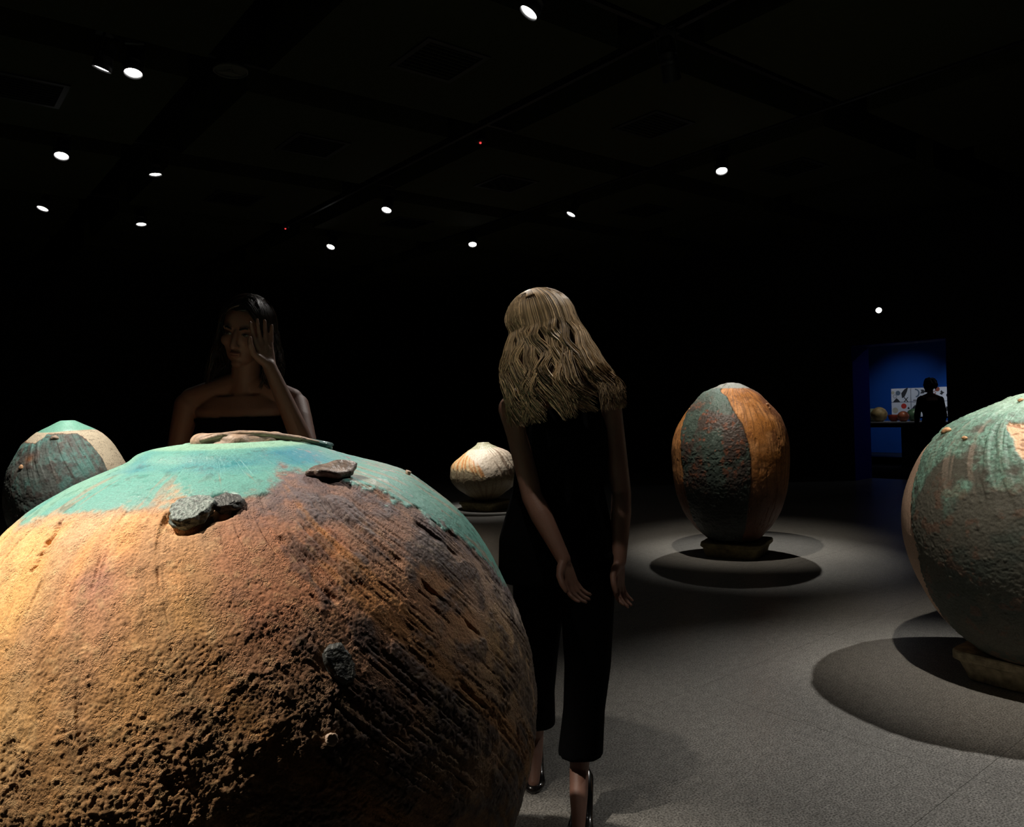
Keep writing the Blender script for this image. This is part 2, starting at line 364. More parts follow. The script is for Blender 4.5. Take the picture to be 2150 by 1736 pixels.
# ------------------------------------------------------------------ 1. the big vase in front
SH = .13
zk = [0.13, 0.25, 0.4, 0.55, 0.7, 0.85, 1.0, 1.1, 1.17, 1.22, 1.26, 1.285, 1.2935]
R = [.37, .4633, .5255, .5822, .6105, .5939, .5363, .475, .4078, .3284, .2182, .1584, .112]
Lo = [.02, .0207, .0208, .0211, .0214, .0218, .0222, .0231, .0189, .0239, .0086, -.0033, .008]
ZB = ([-180, -100, -72, -59, -39, -25, -5, 4, 11, 19.5, 27.4, 34.5, 41, 47, 53, 60, 66.5, 76.5, 95, 180],
      [1.17, 1.17, 1.18, 1.198, 1.199, 1.212, 1.21, 1.214, 1.230, 1.240, 1.228, 1.203, 1.182, 1.15, 1.115, 1.065, 1.0, .955, .93, 1.17])
BIG_A = [(-80, 1.0, (240, 190, 115)), (-72, .8, (215, 165, 95)), (-48, 1.07, (238, 178, 102)), (-40, .92, (222, 166, 92)), (-33, 1.12, (230, 160, 98)),
 (-38, 1.165, (225, 175, 130)), (-27, 1.145, (235, 162, 92)), (-29, 1.095, (185, 120, 98)), (-20, 1.165, (205, 150, 100)), (-10, 1.17, (190, 140, 98)), (-12, 1.11, (222, 155, 90)), (-10, 1.05, (218, 158, 88)),
 (-2, 1.13, (196, 122, 78)), (5, 1.065, (188, 108, 62)), (6, 1.16, (185, 110, 70)), (15, 1.12, (196, 112, 66)), (17, 1.175, (128, 92, 88)), (6, 1.19, (120, 95, 92)), (30, 1.175, (140, 100, 90)), (45, 1.12, (120, 98, 96)),
 (38, 1.14, (135, 92, 80)), (25, 1.0, (172, 105, 58)), (24, .95, (150, 92, 50)), (40, 1.0, (178, 118, 68)), (50, 1.04, (150, 112, 92)), (52, .9, (160, 118, 66)), (62, .83, (168, 132, 92)), (64, .95, (165, 140, 125)), (72, .9, (205, 185, 172)), (76, .8, (185, 160, 140)), (76, .66, (160, 125, 95)),
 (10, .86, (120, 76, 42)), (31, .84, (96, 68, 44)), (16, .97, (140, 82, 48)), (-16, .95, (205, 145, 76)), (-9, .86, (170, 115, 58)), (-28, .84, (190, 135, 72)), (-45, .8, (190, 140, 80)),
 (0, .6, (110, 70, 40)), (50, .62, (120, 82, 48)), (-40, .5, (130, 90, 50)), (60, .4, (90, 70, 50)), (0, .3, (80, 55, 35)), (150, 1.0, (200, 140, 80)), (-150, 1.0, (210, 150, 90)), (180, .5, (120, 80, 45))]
def big_fields(P, TH, Z):
    zb = np.interp(TH, *ZB)
    k = .2+.75*sst(-45, 25, TH)
    q = swirl(TH, Z-1.0, k)
    S = np.stack([q*1.0, Z*.10, P[:, 1]*.02], 1)         # stretched along the brush direction
    return zb, q, S
def big_col(P, TH, Z):
    zb, q, S = big_fields(P, TH, Z)
    base = anchors(TH, Z, BIG_A, P)
    st = fbm(S, 30, 3, 31); n1 = fbm(P, 22, 5, 3); n2 = fbm(P, 70, 3, 8); n3 = fbm(P, 9, 4, 14)
    right = sst(-15, 20, TH)
    low = 1-sst(.78, 1.05, Z)
    base = base*(.84+.32*sst(.3, .7, st))[:, None]
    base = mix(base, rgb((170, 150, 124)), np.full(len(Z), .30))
    # violet-black slip patches on the right half and near the foot
    pt = sst(.50, .62, n1*.55+st*.3+n3*.15+.045*right-.03*(1-right)+.02*low)
    base = mix(base, rgb((52, 43, 46)), pt*(.25+.6*right)*.9)
    # ochre patches
    oc = sst(.56, .68, fbm(S+3.3, 18, 4, 77))*(.35+.4*right); base = mix(base, rgb((186, 122, 38)), oc*.5)
    cr = sst(.55, .75, n2); base = mix(base, rgb((238, 205, 150)), cr*.22*(1-right*.6))
    hs = fbm(np.stack([np.radians(TH)*1.6, Z*34, P[:, 0]*0], 1), 1.0, 4, 52)
    dist = Z-zb+(n1-.5)*.030+(hs-.5)*.055+(n2-.5)*.022*(1+1.5*sst(20, 50, TH))
    # grey-violet fringe just under the glaze
    fr = sst(-.085, -.012, dist)*sst(-14, 8, TH)
    base = mix(base, rgb((98, 84, 86)), fr*.85*(.55+.45*sst(.4, .6, n2)))
    frl = sst(-.03, -.004, dist)*(1-sst(-22, 0, TH)); base = mix(base, rgb((172, 142, 118)), frl*.65)
    gl = sst(-.008, .008, dist)
    g = np.repeat(rgb((86, 146, 136)), len(Z), 0)
    g = mix(g, rgb((122, 162, 142)), sst(.5, .7, n3)*.6*(1-sst(-60, 10, TH)))
    bl = sst(1.236, 1.256, Z+(hs-.5)*.05)*(1-sst(1.272, 1.290, Z+(n3-.5)*.03))
    bl = bl*sst(.30, .56, hs*.6+n3*.35+.14*sst(-5, 35, TH)+.02)*(1-sst(72, 90, TH))*sst(-80, -50, TH)
    bl = np.maximum(bl, np.exp(-((TH-38-(n3-.5)*30)/26.)**2-((Z-1.262-(hs-.5)*.02)/.014)**2)*.95)
    g = mix(g, rgb((4, 112, 132)), bl*(.6+.38*sst(-10, 35, TH)))
    g = mix(g, rgb((84, 134, 118)), sst(40, 62, TH)*.6)
    sp = sst(.60, .70, n2*.6+n1*.4)*(.25+.75*sst(30, 55, TH)); g = mix(g, rgb((120, 96, 96)), sp*.75)
    # brown streaks crossing the glaze
    bs = sst(.60, .66, fbm(S*np.array([1, 4, 1])+5, 26, 4, 41))*(1-sst(1.235, 1.25, Z)); g = mix(g, rgb((150, 120, 98)), bs*.5)
    rimf = sst(1.283, 1.288, Z); g = mix(g, rgb((140, 176, 150)), rimf*.7)
    col = mix(base, g, gl)
    rough = .88-.28*pt*right-.0*gl; rough = rough*(1-gl)+(.56-.22*sst(.6, .7, n2))*gl
    return np.clip(col, 0, 1), np.clip(rough, .25, .95), (gl, dist, q, S, right, low, n1, n2, st)
def big_disp(P, TH, Z, aux):
    gl, dist, q, S, right, low, n1, n2, st = aux
    w1 = worley(P+(fbm(P, 60, 2, 4)-.5)[:, None]*.016, 125, 2); w2 = worley(P, 260, 6)
    crumb = (1-np.clip(w1, 0, 1)**2)*(.4+1.2*sst(.4, .65, n1))
    fine = 1-np.clip(w2, 0, 1)**2
    amp = (.0009+.0011*(1-sst(.8, 1.14, Z)))*(1-.9*gl)
    g1 = fbm(S, 38, 3, 61); g2 = fbm(S*np.array([1, 1.6, 1]), 120, 3, 66)
    brk = sst(.38, .58, fbm(P, 13, 3, 70))
    grooves = -sst(.62, .74, g1)*.0045*brk*(.75+.35*right) - sst(.50, .68, g2)*.0020*(.25+.75*brk)*(.3+.7*right)
    d = (crumb-.5)*amp + (fine-.5)*.0013*(1-.7*gl) + grooves*(1-.85*gl)
    d = d + (fbm(P, 5, 3, 81)-.5)*.010*(1-sst(1.2, 1.28, Z)) + (n1-.5)*.0022*(1-.6*gl) + (n2-.5)*.0012 + gl*.0012
    # crack at the upper left
    for t0, z0, t1, z1, wd_, dp in [(-50.5, 1.182, -47.5, 1.15, .0035, .009), (-47.5, 1.15, -46, 1.11, .003, .006), (-12, 1.205, -3, 1.212, .0015, .003)]:
        a = np.array([math.radians(t0)*.45, z0*1.6]); b_ = np.array([math.radians(t1)*.45, z1*1.6]); ab = b_-a
        U = np.stack([np.radians(TH)*.45+(n2-.5)*.02, Z*1.6+(n1-.5)*.03], 1)
        t = np.clip(((U-a)@ab)/(ab@ab), 0, 1); dd = np.linalg.norm(U-a-t[:, None]*ab, axis=1)
        d = d-dp*np.exp(-(dd/wd_/1.5)**2)
    # hollow collars round the fused stones
    for t0, z0, r0 in [(-13.7, 1.186, .036), (-7.0, 1.197, .026)]:
        u = (np.radians(TH-t0))*.40; v = (Z-z0)*1.7; rr = np.hypot(u, v)
        d = d-.008*np.exp(-((rr-r0)/.006)**2)-.004*np.exp(-(rr/r0)**4)
    return d
M['clay_big'] = clay_mat('weathered_glazed_clay', .0011, 330, crumb=300)
vb = vase_root('ceramic_vase', BIGC, 'huge round orange brown vase with turquoise glazed top, nearest in the foreground')
mouth = [(.104, 1.2965), (.098, 1.2955), (.086, 1.288), (.075, 1.26), (.08, 1.2)]
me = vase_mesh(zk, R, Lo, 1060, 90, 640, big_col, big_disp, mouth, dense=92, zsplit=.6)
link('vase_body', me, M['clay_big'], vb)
M['stone'] = mat('dark_fused_stone', (.045, .048, .044), .5, noise=(60, .45), bump=(180, .003))
M['stone_glaze'] = mat('speckled_grey_green_stone', (.17, .21, .19), .5, noise=(160, .7), bump=(160, .004))
M['lip_clay'] = mat('brownish_cream_clay', (.30, .205, .14), .6, noise=(55, .45), bump=(120, .002))
M['cream_clay'] = mat('cream_clay', (.46, .33, .235), .6, noise=(40, .2), bump=(120, .002))
for th_, z_, rx, ry, rz, seed, mm, sp, lf in [(-13.7, 1.189, .036, .034, .022, 3, 'stone_glaze', .3, .006), (-5.6, 1.199, .025, .021, .017, 5, 'stone', .2, .004),
      (12.5, .958, .020, .034, .022, 9, 'stone', .35, .006), (9.8, .862, .010, .010, .010, 12, 'cream_clay', 0, .002),
      (75, 1.212, .009, .006, .006, 14, 'cream_clay', 0, .004)]:
    o = link('fused_stone', stone_mesh(seed, rx, ry, rz), M[mm], vb); place_on(o, zk, R, Lo, th_, z_, lf, sp)
# flat shard, like a curled plate
bm = bmesh.new(); n = 40; rings = []
for (k, zz_, hh) in [(0, .004, 0), (.6, .0045, 0), (.9, .007, 0), (1, .004, 0), (1, -.003, 0), (.85, -.008, 0), (0, -.009, 0)]:
    vs = []
    for q_ in range(n):
        a = 2*math.pi*q_/n; w_ = 1+.12*math.sin(3*a+1)+.07*math.sin(7*a)
        vs.append(bm.verts.new((.050*k*w_*math.cos(a), .026*k*w_*math.sin(a), zz_+.006*math.sin(2*a)*k+.004*k*math.cos(a))))
    rings.append(vs)
for a, b_ in zip(rings, rings[1:]):
    for q_ in range(n): bm.faces.new((a[q_], a[(q_+1) % n], b_[(q_+1) % n], b_[q_]))
bmesh.ops.remove_doubles(bm, verts=bm.verts, dist=1e-5)
M['shard'] = mat('dark_brown_shard', (.12, .085, .065), .45, noise=(70, .5), bump=(150, .003))
o = link('fused_shard', bm_mesh(bm), M['shard'], vb, True); place_on(o, zk, R, Lo, 30.7, 1.232, .010, -.12)
# lip: thick rolled ring with folds
def ring_mesh(R0, r0, wob, seed, n=96, m=14, zoff=0, arc=None, pts=None, rad=None):
    bm = bmesh.new(); rings = []
    for a_ in range(n):
        if pts is None:
            a = 2*math.pi*a_/n; c = Vector(((R0*(1+.04*math.sin(2*a+seed)))*math.cos(a), R0*math.sin(a), zoff+wob*math.sin(2*a+seed)+wob*.5*math.sin(5*a)))
            e1 = Vector((math.cos(a), math.sin(a), 0)); e2 = Vector((0, 0, 1)); rr = r0*(1+.06*math.sin(3*a+seed)+.03*math.sin(9*a))
        else:
            t = a_/(n-1)*(len(pts)-1); k = min(int(t), len(pts)-2); f = t-k; f = f*f*(3-2*f)
            c = Vector(pts[k]).lerp(Vector(pts[k+1]), f); d_ = (Vector(pts[k+1])-Vector(pts[k])).normalized()
            e1 = d_.cross(Vector((0, 0, 1))).normalized(); e2 = Vector((0, 0, 1)); rr = rad[k]*(1-f)+rad[k+1]*f
        rings.append([bm.verts.new(c+e1*rr*math.cos(2*math.pi*b_/m)+e2*rr*.8*math.sin(2*math.pi*b_/m)) for b_ in range(m)])
    rng = range(n) if pts is None else range(n-1)
    for a_ in rng:
        A_, B_ = rings[a_], rings[(a_+1) % n]
        for b_ in range(m): bm.faces.new((A_[b_], B_[b_], B_[(b_+1) % m], A_[(b_+1) % m]))
    if pts is not None: bm.faces.new(list(reversed(rings[0]))); bm.faces.new(rings[-1])
    me = bm_mesh(bm, 'ring'); me.polygons.foreach_set('use_smooth', [True]*len(me.polygons)); return me
lm_ = ring_mesh(.076, .021, .002, .6, n=160, m=24, zoff=1.2985)
for v in lm_.vertices:
    a = math.degrees(math.atan2(v.co.y, v.co.x)); rr_ = math.hypot(v.co.x, v.co.y)
    k = sum(math.exp(-((a-c_)/w_)**4) for c_, w_ in ((-120, 20), (-66, 17)))*max(0, min(1, (rr_-.074)/.012))*max(0, min(1, (v.co.z-1.292)/.006))*max(0, min(1, (1.3155-v.co.z)/.004))
    f_ = 1-.010*k/rr_; v.co.x *= f_; v.co.y *= f_
    v.co.z -= .07*max(0, v.co.x)
lip = link('lip', lm_, M['lip_clay'], vb); lip.location = (.012, 0, 0)
fold = link('lip_fold', ring_mesh(0, 0, 0, 0, n=70, pts=[(-.075, -.060, 1.303), (-.04, -.072, 1.311), (.0, -.070, 1.314), (.045, -.058, 1.311), (.085, -.045, 1.304), (.125, -.03, 1.297), (.165, -.02, 1.287)],
     rad=[.006, .008, .009, .009, .009, .008, .004]), M['lip_clay'], vb); fold.location = (.012, 0, 0)
M['glassy'] = mat('glassy_drop', (.10, .16, .16), .12, noise=(30, .3), coat=.6)
o = link('glaze_drop', stone_mesh(21, .034, .02, .011, .8, 3), M['glassy'], vb); o.location = (.178, .0, 1.283); o.rotation_euler = (0, .25, 0)
stand(BIGC, .62, SH-.003, 20, 'square clay stand beneath the huge orange vase')

# ------------------------------------------------------------------ 2. vase at the right edge
def streaks(P, TH, Z, k, f, s): return fbm(np.stack([swirl(TH, Z, k, .55), Z*.12, P[:, 1]*.02], 1), f, 4, s)
zkR = [.14, .25, .4, .6, .8, 1.0, 1.1, 1.2, 1.26, 1.3, 1.33]; RR_ = [.3068, .434, .5268, .5989, .6076, .5469, .4854, .3725, .2483, .1605, .1035]; LR = [.001]*11
PATCH = ([.95, 1.0, 1.062, 1.125, 1.196, 1.23], [-2, -5.4, -8.1, -13.2, -20.2, -22])
def right_col(P, TH, Z):
    n1 = fbm(P, 20, 5, 3); n2 = fbm(P, 80, 3, 9); n3 = fbm(P, 7, 4, 15); st = streaks(P, TH, Z, .35, 30, 2)
    base = np.repeat(rgb((88, 86, 76)), len(Z), 0)
    base = mix(base, rgb((70, 76, 68)), sst(.42, .62, n3))
    base = mix(base, rgb((160, 142, 126)), sst(.58, .72, st)*sst(.8, 1.1, Z)*.45)
    tl = sst(.52, .64, n3*.6+n1*.3+.16*sst(.85, 1.15, Z)+.05+.04*np.exp(-((TH+36)/9.)**2-((Z-.92)/.08)**2))
    tl = np.maximum(tl*.8, .95*sst(1.17, 1.24, Z+(n1-.5)*.12))
    base = mix(base, rgb((124, 166, 148)), tl*sst(.7, .95, Z)*(.5+.5*sst(.35, .65, n2)))
    base = mix(base, rgb((176, 204, 184)), sst(1.20, 1.31, Z+(n1-.5)*.1)*.8)
    base = mix(base, rgb((120, 78, 58)), sst(.62, .70, n1)*sst(-.2, .2, -(Z-1.0))*.4)
    # pale vertical band on the left flank
    bt = np.interp(Z, [.14, .394, .603, .7, .82, .95, 1.03, 1.09, 1.2], [-57, -61, -56, -57, -60, -64.6, -67.3, -73, -85])
    band = (1-sst(-.8, .8, TH-bt+(n2-.5)*3))*sst(-125, -120, TH)
    base = mix(base, rgb((205, 172, 148)), band); 
    # bare wood-like patch
    pe = np.interp(Z, *PATCH); pm = sst(-.8, .8, TH-pe+(n1-.5)*4)*(1-sst(45, 47, TH))*(1-sst(1.208, 1.214, Z+(n1-.5)*.02))
    wood = mix(np.repeat(rgb((238, 190, 150)), len(Z), 0), rgb((150, 100, 70)), sst(.55, .68, fbm(P*np.array([.3, .3, 1]), 90, 3, 7))*.7)
    col = mix(base, wood, pm); 
    return np.clip(col, 0, 1), np.full(len(Z), .7)-.12*tl+.1*band, (n1, n2, n3, st, band, pm, TH-pe)
def right_disp(P, TH, Z, aux):
    n1, n2, n3, st, band, pm, dpe = aux
    w = worley(P, 105, 3); knob = np.clip(1-worley(P, 26, 8)*3.2, 0, 1)
    d = (n1-.5)*.004+(n2-.5)*.004+(1-np.clip(w, 0, 1)**2)*.0032*(.5+.5*sst(.4, .6, n3+.1))
    rid = fbm(np.stack([swirl(TH, Z, .35, .55), Z*.10, P[:, 1]*.02], 1), 22, 3, 12)
    d = d+sst(.58, .68, rid)*.0055*sst(.75, 1.0, Z)*sst(.4, .55, n3+.10)+knob*.003
    d = d*(1-.75*band)*(1-.7*pm)-.006*pm-.007*band
    wood = fbm(P*np.array([.3, .3, 1]), 90, 3, 7); d = d-sst(.58, .66, wood)*.003*pm
    return d
M['clay_right'] = clay_mat('green_black_clay', .0014, 200)
vr = vase_root('ceramic_vase', RIGHTC, 'large round grey green vase cut off by the right edge')
link('vase_body', vase_mesh(zkR, RR_, LR, 560, 60, 420, right_col, right_disp, [(.08, 1.336), (.06, 1.335), (.05, 1.30)], dense=100), M['clay_right'], vr)
M['knob'] = mat('orange_clay_knob', (.62, .34, .17), .6, noise=(60, .3), bump=(120, .002))
for th_, z_, rx, ry, rz, seed in [(-65, 1.167, .03, .017, .014, 31), (-40.9, 1.14, .012, .009, .010, 32), (-32, 1.30, .012, .01, .008, 35)]:
    o = link('clay_knob', stone_mesh(seed, rx, ry, rz, .8, 3), M['knob'], vr); place_on(o, zkR, RR_, LR, th_, z_, .008, .3)
stand(RIGHTC, .63, .137, 35, 'sandy square clay stand under the vase at the right edge', 'stand_sand')

# ------------------------------------------------------------------ 3. egg vase in the middle distance
zkE = [.13, .25, .4, .6, .8, 1.0, 1.2, 1.35, 1.42, 1.47, 1.497]; RE = [.199, .3228, .4172, .4775, .496, .4896, .4141, .2931, .2187, .1114, .045]
LE = [-.0275, -.0359, -.04, -.0407, -.0396, -.0374, -.0249, -.0217, -.0268, -.0128, -.014]
def egg_col(P, TH, Z):
    n1 = fbm(P, 16, 5, 3); n2 = fbm(P, 60, 3, 9); n3 = fbm(P, 6, 4, 15)
    tR = np.interp(Z, [.13, .248, .507, .688, .842, .984, 1.138, 1.258, 1.381, 1.459], [17, 17.5, 18.1, 19.5, 19.5, 18, 13.3, 4.8, -4.6, -30])
    tL = np.interp(Z, [.13, .257, .488, .639, .862, .985, 1.192, 1.291, 1.377], [-61, -58, -50, -50.5, -51.9, -53, -66, -76, -78])
    wb = (n2-.5)*2.5
    dark = sst(-.7, .7, TH-tL+wb)*(1-sst(-.7, .7, TH-tR+wb))
    vs1 = fbm(np.stack([np.radians(TH)*.5, Z*.12, P[:, 1]*.1], 1), 60, 3, 27)
    dark = np.maximum(dark, sst(-.7, .7, TH-100+wb)*(1-sst(-.7, .7, TH-165+wb)))
    orr = np.repeat(rgb((228, 160, 98)), len(Z), 0)
    orr = mix(orr, rgb((196, 128, 62)), sst(.4, .6, n3)); orr = mix(orr, rgb((140, 84, 48)), sst(.50, .68, n1*.5+n2*.5)*.7); orr = mix(orr, rgb((120, 76, 44)), sst(.52, .68, vs1)*.55)
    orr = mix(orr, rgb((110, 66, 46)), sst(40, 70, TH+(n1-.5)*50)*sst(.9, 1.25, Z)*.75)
    orr = mix(orr, rgb((104, 66, 44)), 1-sst(.45, .92, Z+(n1-.5)*.2))  # browner below: underside shade put into the colour, besides real darker glaze
    dk = np.repeat(rgb((78, 92, 84)), len(Z), 0)
    dk = mix(dk, rgb((96, 114, 104)), sst(.42, .62, n1)*.8)
    dk = mix(dk, rgb((88, 70, 64)), sst(.48, .60, n3+.02*sst(-10, 10, TH))*.85)
    dk = mix(dk, rgb((150, 92, 66)), sst(.58, .68, fbm(P, 34, 4, 40)*.75+n3*.25)*.8)
    dk = mix(dk, rgb((44, 50, 46)), 1-sst(.5, .9, Z+(n1-.5)*.15))  # dark band blackens downwards: shade of the lower half painted in
    dk = mix(dk, rgb((118, 146, 138)), sst(1.25, 1.4, Z)*.6)
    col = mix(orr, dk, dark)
    edge = np.exp(-((TH-tR+wb)/1.1)**2); col = mix(col, rgb((60, 45, 38)), edge*.6)
    cap = sst(1.447, 1.456, Z+(n1-.5)*.02); col = mix(col, rgb((158, 162, 156)), cap)
    return np.clip(col, 0, 1), .62-.1*dark, (n1, n2, n3, dark)
def egg_disp(P, TH, Z, aux):
    n1, n2, n3, dark = aux
    rg = fbm(np.stack([np.radians(TH)*.5, Z*.3, P[:, 1]*.1], 1), 40, 4, 17)
    crk = sst(.60, .68, rg)*sst(.35, .55, fbm(P, 9, 3, 19))
    rid = np.abs(fbm(P, 28, 3, 23)-.5)*2
    return dark*((n2-.5)*.005+(1-sst(.0, .25, rid))*.0028+.004)-crk*.0035*(1-dark)+(n2-.5)*.0015+(n3-.5)*.016+(n1-.5)*.004
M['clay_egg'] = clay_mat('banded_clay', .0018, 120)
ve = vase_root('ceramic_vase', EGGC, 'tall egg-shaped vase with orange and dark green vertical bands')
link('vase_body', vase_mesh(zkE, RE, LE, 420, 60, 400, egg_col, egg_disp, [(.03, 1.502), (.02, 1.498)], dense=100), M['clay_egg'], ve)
for th_, z_, s_ in [(-70, 1.28, .012), (62, 1.30, .016), (60, 1.27, .010)]:
    o = link('clay_knob', stone_mesh(int(41+th_), s_, s_*.8, s_*.8, .9, 3), M['knob'], ve); place_on(o, zkE, RE, LE, th_, z_, .004)
stand(EGGC, .52, .127, -32.5, 'dark square clay stand under the tall egg-shaped vase')

# ------------------------------------------------------------------ 4. vase behind on the left
zkL = [.13, .2, .35, .5, .65, .8, .95, 1.1, 1.2, 1.28, 1.33, 1.352, 1.362]; RL = [.2, .25, .3543, .4456, .4749, .4753, .4434, .3722, .304, .2091, .115, .075, .055]; LL = [0]*13
def left_col(P, TH, Z):
    n1 = fbm(P, 18, 5, 3); n2 = fbm(P, 70, 3, 9); n3 = fbm(P, 7, 4, 15); st = streaks(P, TH, Z, .5, 26, 2)
    cream = np.repeat(rgb((216, 198, 168)), len(Z), 0)
    ln = np.abs(fbm(np.stack([P[:, 0]*.25, P[:, 1]*.25, Z], 1), 46, 3, 33)-.5); cream = mix(cream, rgb((120, 100, 78)), (1-sst(.0, .03, ln))*.7)
    cream = mix(cream, rgb((150, 120, 95)), sst(1.262, 1.278, Z)*.5*sst(.4, .6, n1))
    bz = np.interp(TH, [-180, -110, -78, -45, -37.5, -35.7, 15, 25.4, 32.4, 35.6, 37.6, 40, 44, 180], [1.1, 1.16, 1.197, 1.19, 1.231, 1.262, 1.256, 1.193, 1.108, 1.03, .933, .6, .1, .1])
    d = bz-Z+(n1-.5)*.03
    body = sst(-.003, .004, d)
    bc = np.repeat(rgb((108, 112, 104)), len(Z), 0)
    bc = mix(bc, rgb((104, 158, 146)), sst(.46, .66, n3*.5+st*.3+n1*.2+.10*sst(.95, 1.2, Z))*.8)
    bc = mix(bc, rgb((128, 104, 92)), sst(.50, .62, n1*.6+st*.4)*.7); bc = mix(bc, rgb((64, 62, 60)), sst(.52, .62, n1)*.5)
    bc = mix(bc, rgb((150, 92, 50)), np.exp(-((TH+44)/6.)**2-((Z-1.06)/.03)**2)*.8)
    rim = np.exp(-((d-.004)/.006)**2); col = mix(cream, bc, body); col = mix(col, rgb((150, 92, 52)), rim*.75)
    cap = sst(1.272, 1.277, Z+(n1-.5)*.006-.006*np.sin(np.radians(TH*2))); col = mix(col, rgb((136, 196, 170)), cap)
    return np.clip(col, 0, 1), .68-.34*cap, (n1, n2, n3, st, body, cap)
def left_disp(P, TH, Z, aux):
    n1, n2, n3, st, body, cap = aux
    rid = fbm(np.stack([swirl(TH, Z, .5, .5), Z*.10, P[:, 1]*.02], 1), 20, 3, 12)
    return body*((n1-.5)*.010+(n2-.5)*.004+sst(.56, .70, rid)*.005*sst(.8, 1.0, Z)+.005)+(n3-.5)*.012*(1-cap)+(n2-.5)*.001
M['clay_left'] = clay_mat('teal_cream_clay', .0014, 150)
vl = vase_root('ceramic_vase', LEFTC, 'round teal and cream vase far left, partly hidden behind the huge vase')
link('vase_body', vase_mesh(zkL, RL, LL, 420, 50, 320, left_col, left_disp, [(.04, 1.364), (.03, 1.36)], dense=100), M['clay_left'], vl)
o = link('clay_knob', stone_mesh(51, .030, .022, .020, .9, 3), M['cream_clay'], vl); place_on(o, zkL, RL, LL, -19, 1.219, .010)
o['label'] = 'cream clay knob'
o = link('clay_knob', stone_mesh(52, .018, .02, .014, .9, 3), M['knob'], vl); place_on(o, zkL, RL, LL, -50.7, 1.0, .008)
stand(LEFTC, .55, .127, -25, 'dark square clay stand under the teal and cream vase')

# ------------------------------------------------------------------ 5. small pale vase at the back
zkS = [.12, .2, .3, .4, .5, .6, .7, .77, .82, .86, .885]; RS = [.13, .24, .374, .446, .455, .428, .35, .265, .17, .1, .082]; LS = [-.017]*11
def small_col(P, TH, Z):
    n1 = fbm(P, 14, 4, 3); n2 = fbm(P, 50, 3, 9); st = streaks(P, TH, Z, .55, 30, 2); st2 = streaks(P, TH, Z, .1, 34, 5)
    low = np.repeat(rgb((158, 142, 112)), len(Z), 0); low = mix(low, rgb((120, 92, 66)), sst(.5, .66, st2)*.6)
    wh = np.repeat(rgb((226, 208, 184)), len(Z), 0); wh = mix(wh, rgb((150, 128, 108)), sst(.5, .66, st)*sst(0, 25, TH)*.9)
    te = np.interp(Z, [.45, .515, .582, .665, .729, .785, .88], [4, 1.8, -4.5, -17.8, -36, -70, -110])
    om = (1-sst(-5, 3, TH-te+(st-.5)*20))*sst(-140, -120, TH); oc = np.repeat(rgb((216, 150, 92)), len(Z), 0); oc = mix(oc, rgb((232, 200, 150)), sst(.45, .6, st))
    up = mix(wh, oc, om)
    zb = np.interp(TH, [-180, -83, -42, -25, -5, 6, 23, 60, 180], [.55, .568, .55, .552, .466, .46, .455, .5, .55])
    g = sst(-.01, .01, Z-zb+(st-.5)*.13)
    col = mix(low, up, g); neck = sst(.795, .82, Z+(n1-.5)*.02); col = mix(col, rgb((168, 168, 138)), neck*.85)
    return np.clip(col, 0, 1), .5+0*Z-.2*neck, (n1, n2, st, g)
def small_disp(P, TH, Z, aux):
    n1, n2, st, g = aux
    lean = .03*np.cos(np.radians(TH-55))*np.exp(-((Z-.74)/.09)**2)
    return (st-.5)*.006*g+(n2-.5)*.004+(n1-.5)*.012+g*.004+lean
M['clay_small'] = clay_mat('pale_brushed_clay', .002, 90)
vs_ = vase_root('ceramic_vase', SMALLC, 'small pale cream vase with orange streak, standing farthest back')
link('vase_body', vase_mesh(zkS, RS, LS, 260, 50, 220, small_col, small_disp, [(.076, .893), (.066, .8935), (.058, .882), (.062, .84), (.10, .72)], dense=100), M['clay_small'], vs_)
stand(SMALLC, .56, .117, -38, 'dark square clay stand under the small pale vase')

# ------------------------------------------------------------------ spotlights on tracks
def track(name, lo, hi, label):
    b = bmesh.new(); box(b, lo, hi, .004)
    o = link(name, bm_mesh(b), M['black_metal']); tag(o, label, 'track', 'lighting tracks in the ceiling channels'); return o
for x, lab in [(6.78, 'black lighting track crossing the ceiling towards the blue doorway'), (4.42, 'black lighting track running away through the middle of the ceiling')]:
    track('lighting_track', (x-.02, Y0+1, TZ), (x+.02, Y1-1, TZ+.035), lab)
track('lighting_track', (-.88, 1.75, CZ-.038), (-.84, 2.9, CZ), 'short black lighting track under a panel, left of the huge orange vase')
track('lighting_track', (1.6, .83, CZ-.038), (5.9, .87, CZ), 'black lighting track under the panels, above the vase at the right edge')
for y, lab in [(1.47, 'black lighting track above the huge orange vase'), (3.66, 'black lighting track at the top of the picture'),
               (5.85, 'black lighting track carrying the paired spotlights'), (8.08, 'black lighting track over the middle of the hall'), (10.26, 'black lighting track farthest back')]:
    track('lighting_track', (X0+1, y-.02, TZ+.037), (6.755, y+.02, TZ+.07), lab)
hb = bmesh.new()
lathe(hb, [(.030, .20), (.046, .19), (.05, .17), (.05, .10), (.0505, .10), (.0505, .09), (.05, .09), (.062, .05), (.064, 0), (.060, 0), (.057, .012), (.055, .02)], 36)
house_me = bm_mesh(hb, 'lamp_housing'); house_me.materials.append(M['black_metal'])
lb = bmesh.new(); lathe(lb, [(.0545, .015), (.050, .011), (.03, .009), (.01, .008)], 28); lens_me = bm_mesh(lb, 'lens'); lens_me.materials.append(M['lens'])
for m_ in (house_me, lens_me): m_.polygons.foreach_set('use_smooth', [True]*len(m_.polygons))
kb = bmesh.new()
box(kb, (-.072, -.010, .06), (-.066, .010, .25)); box(kb, (.066, -.010, .06), (.072, .010, .25)); box(kb, (-.072, -.010, .245), (.072, .010, .252))
tube(kb, (-.07, 0, .08), (-.05, 0, .08), .012, n=12); tube(kb, (.05, 0, .08), (.07, 0, .08), .012, n=12)
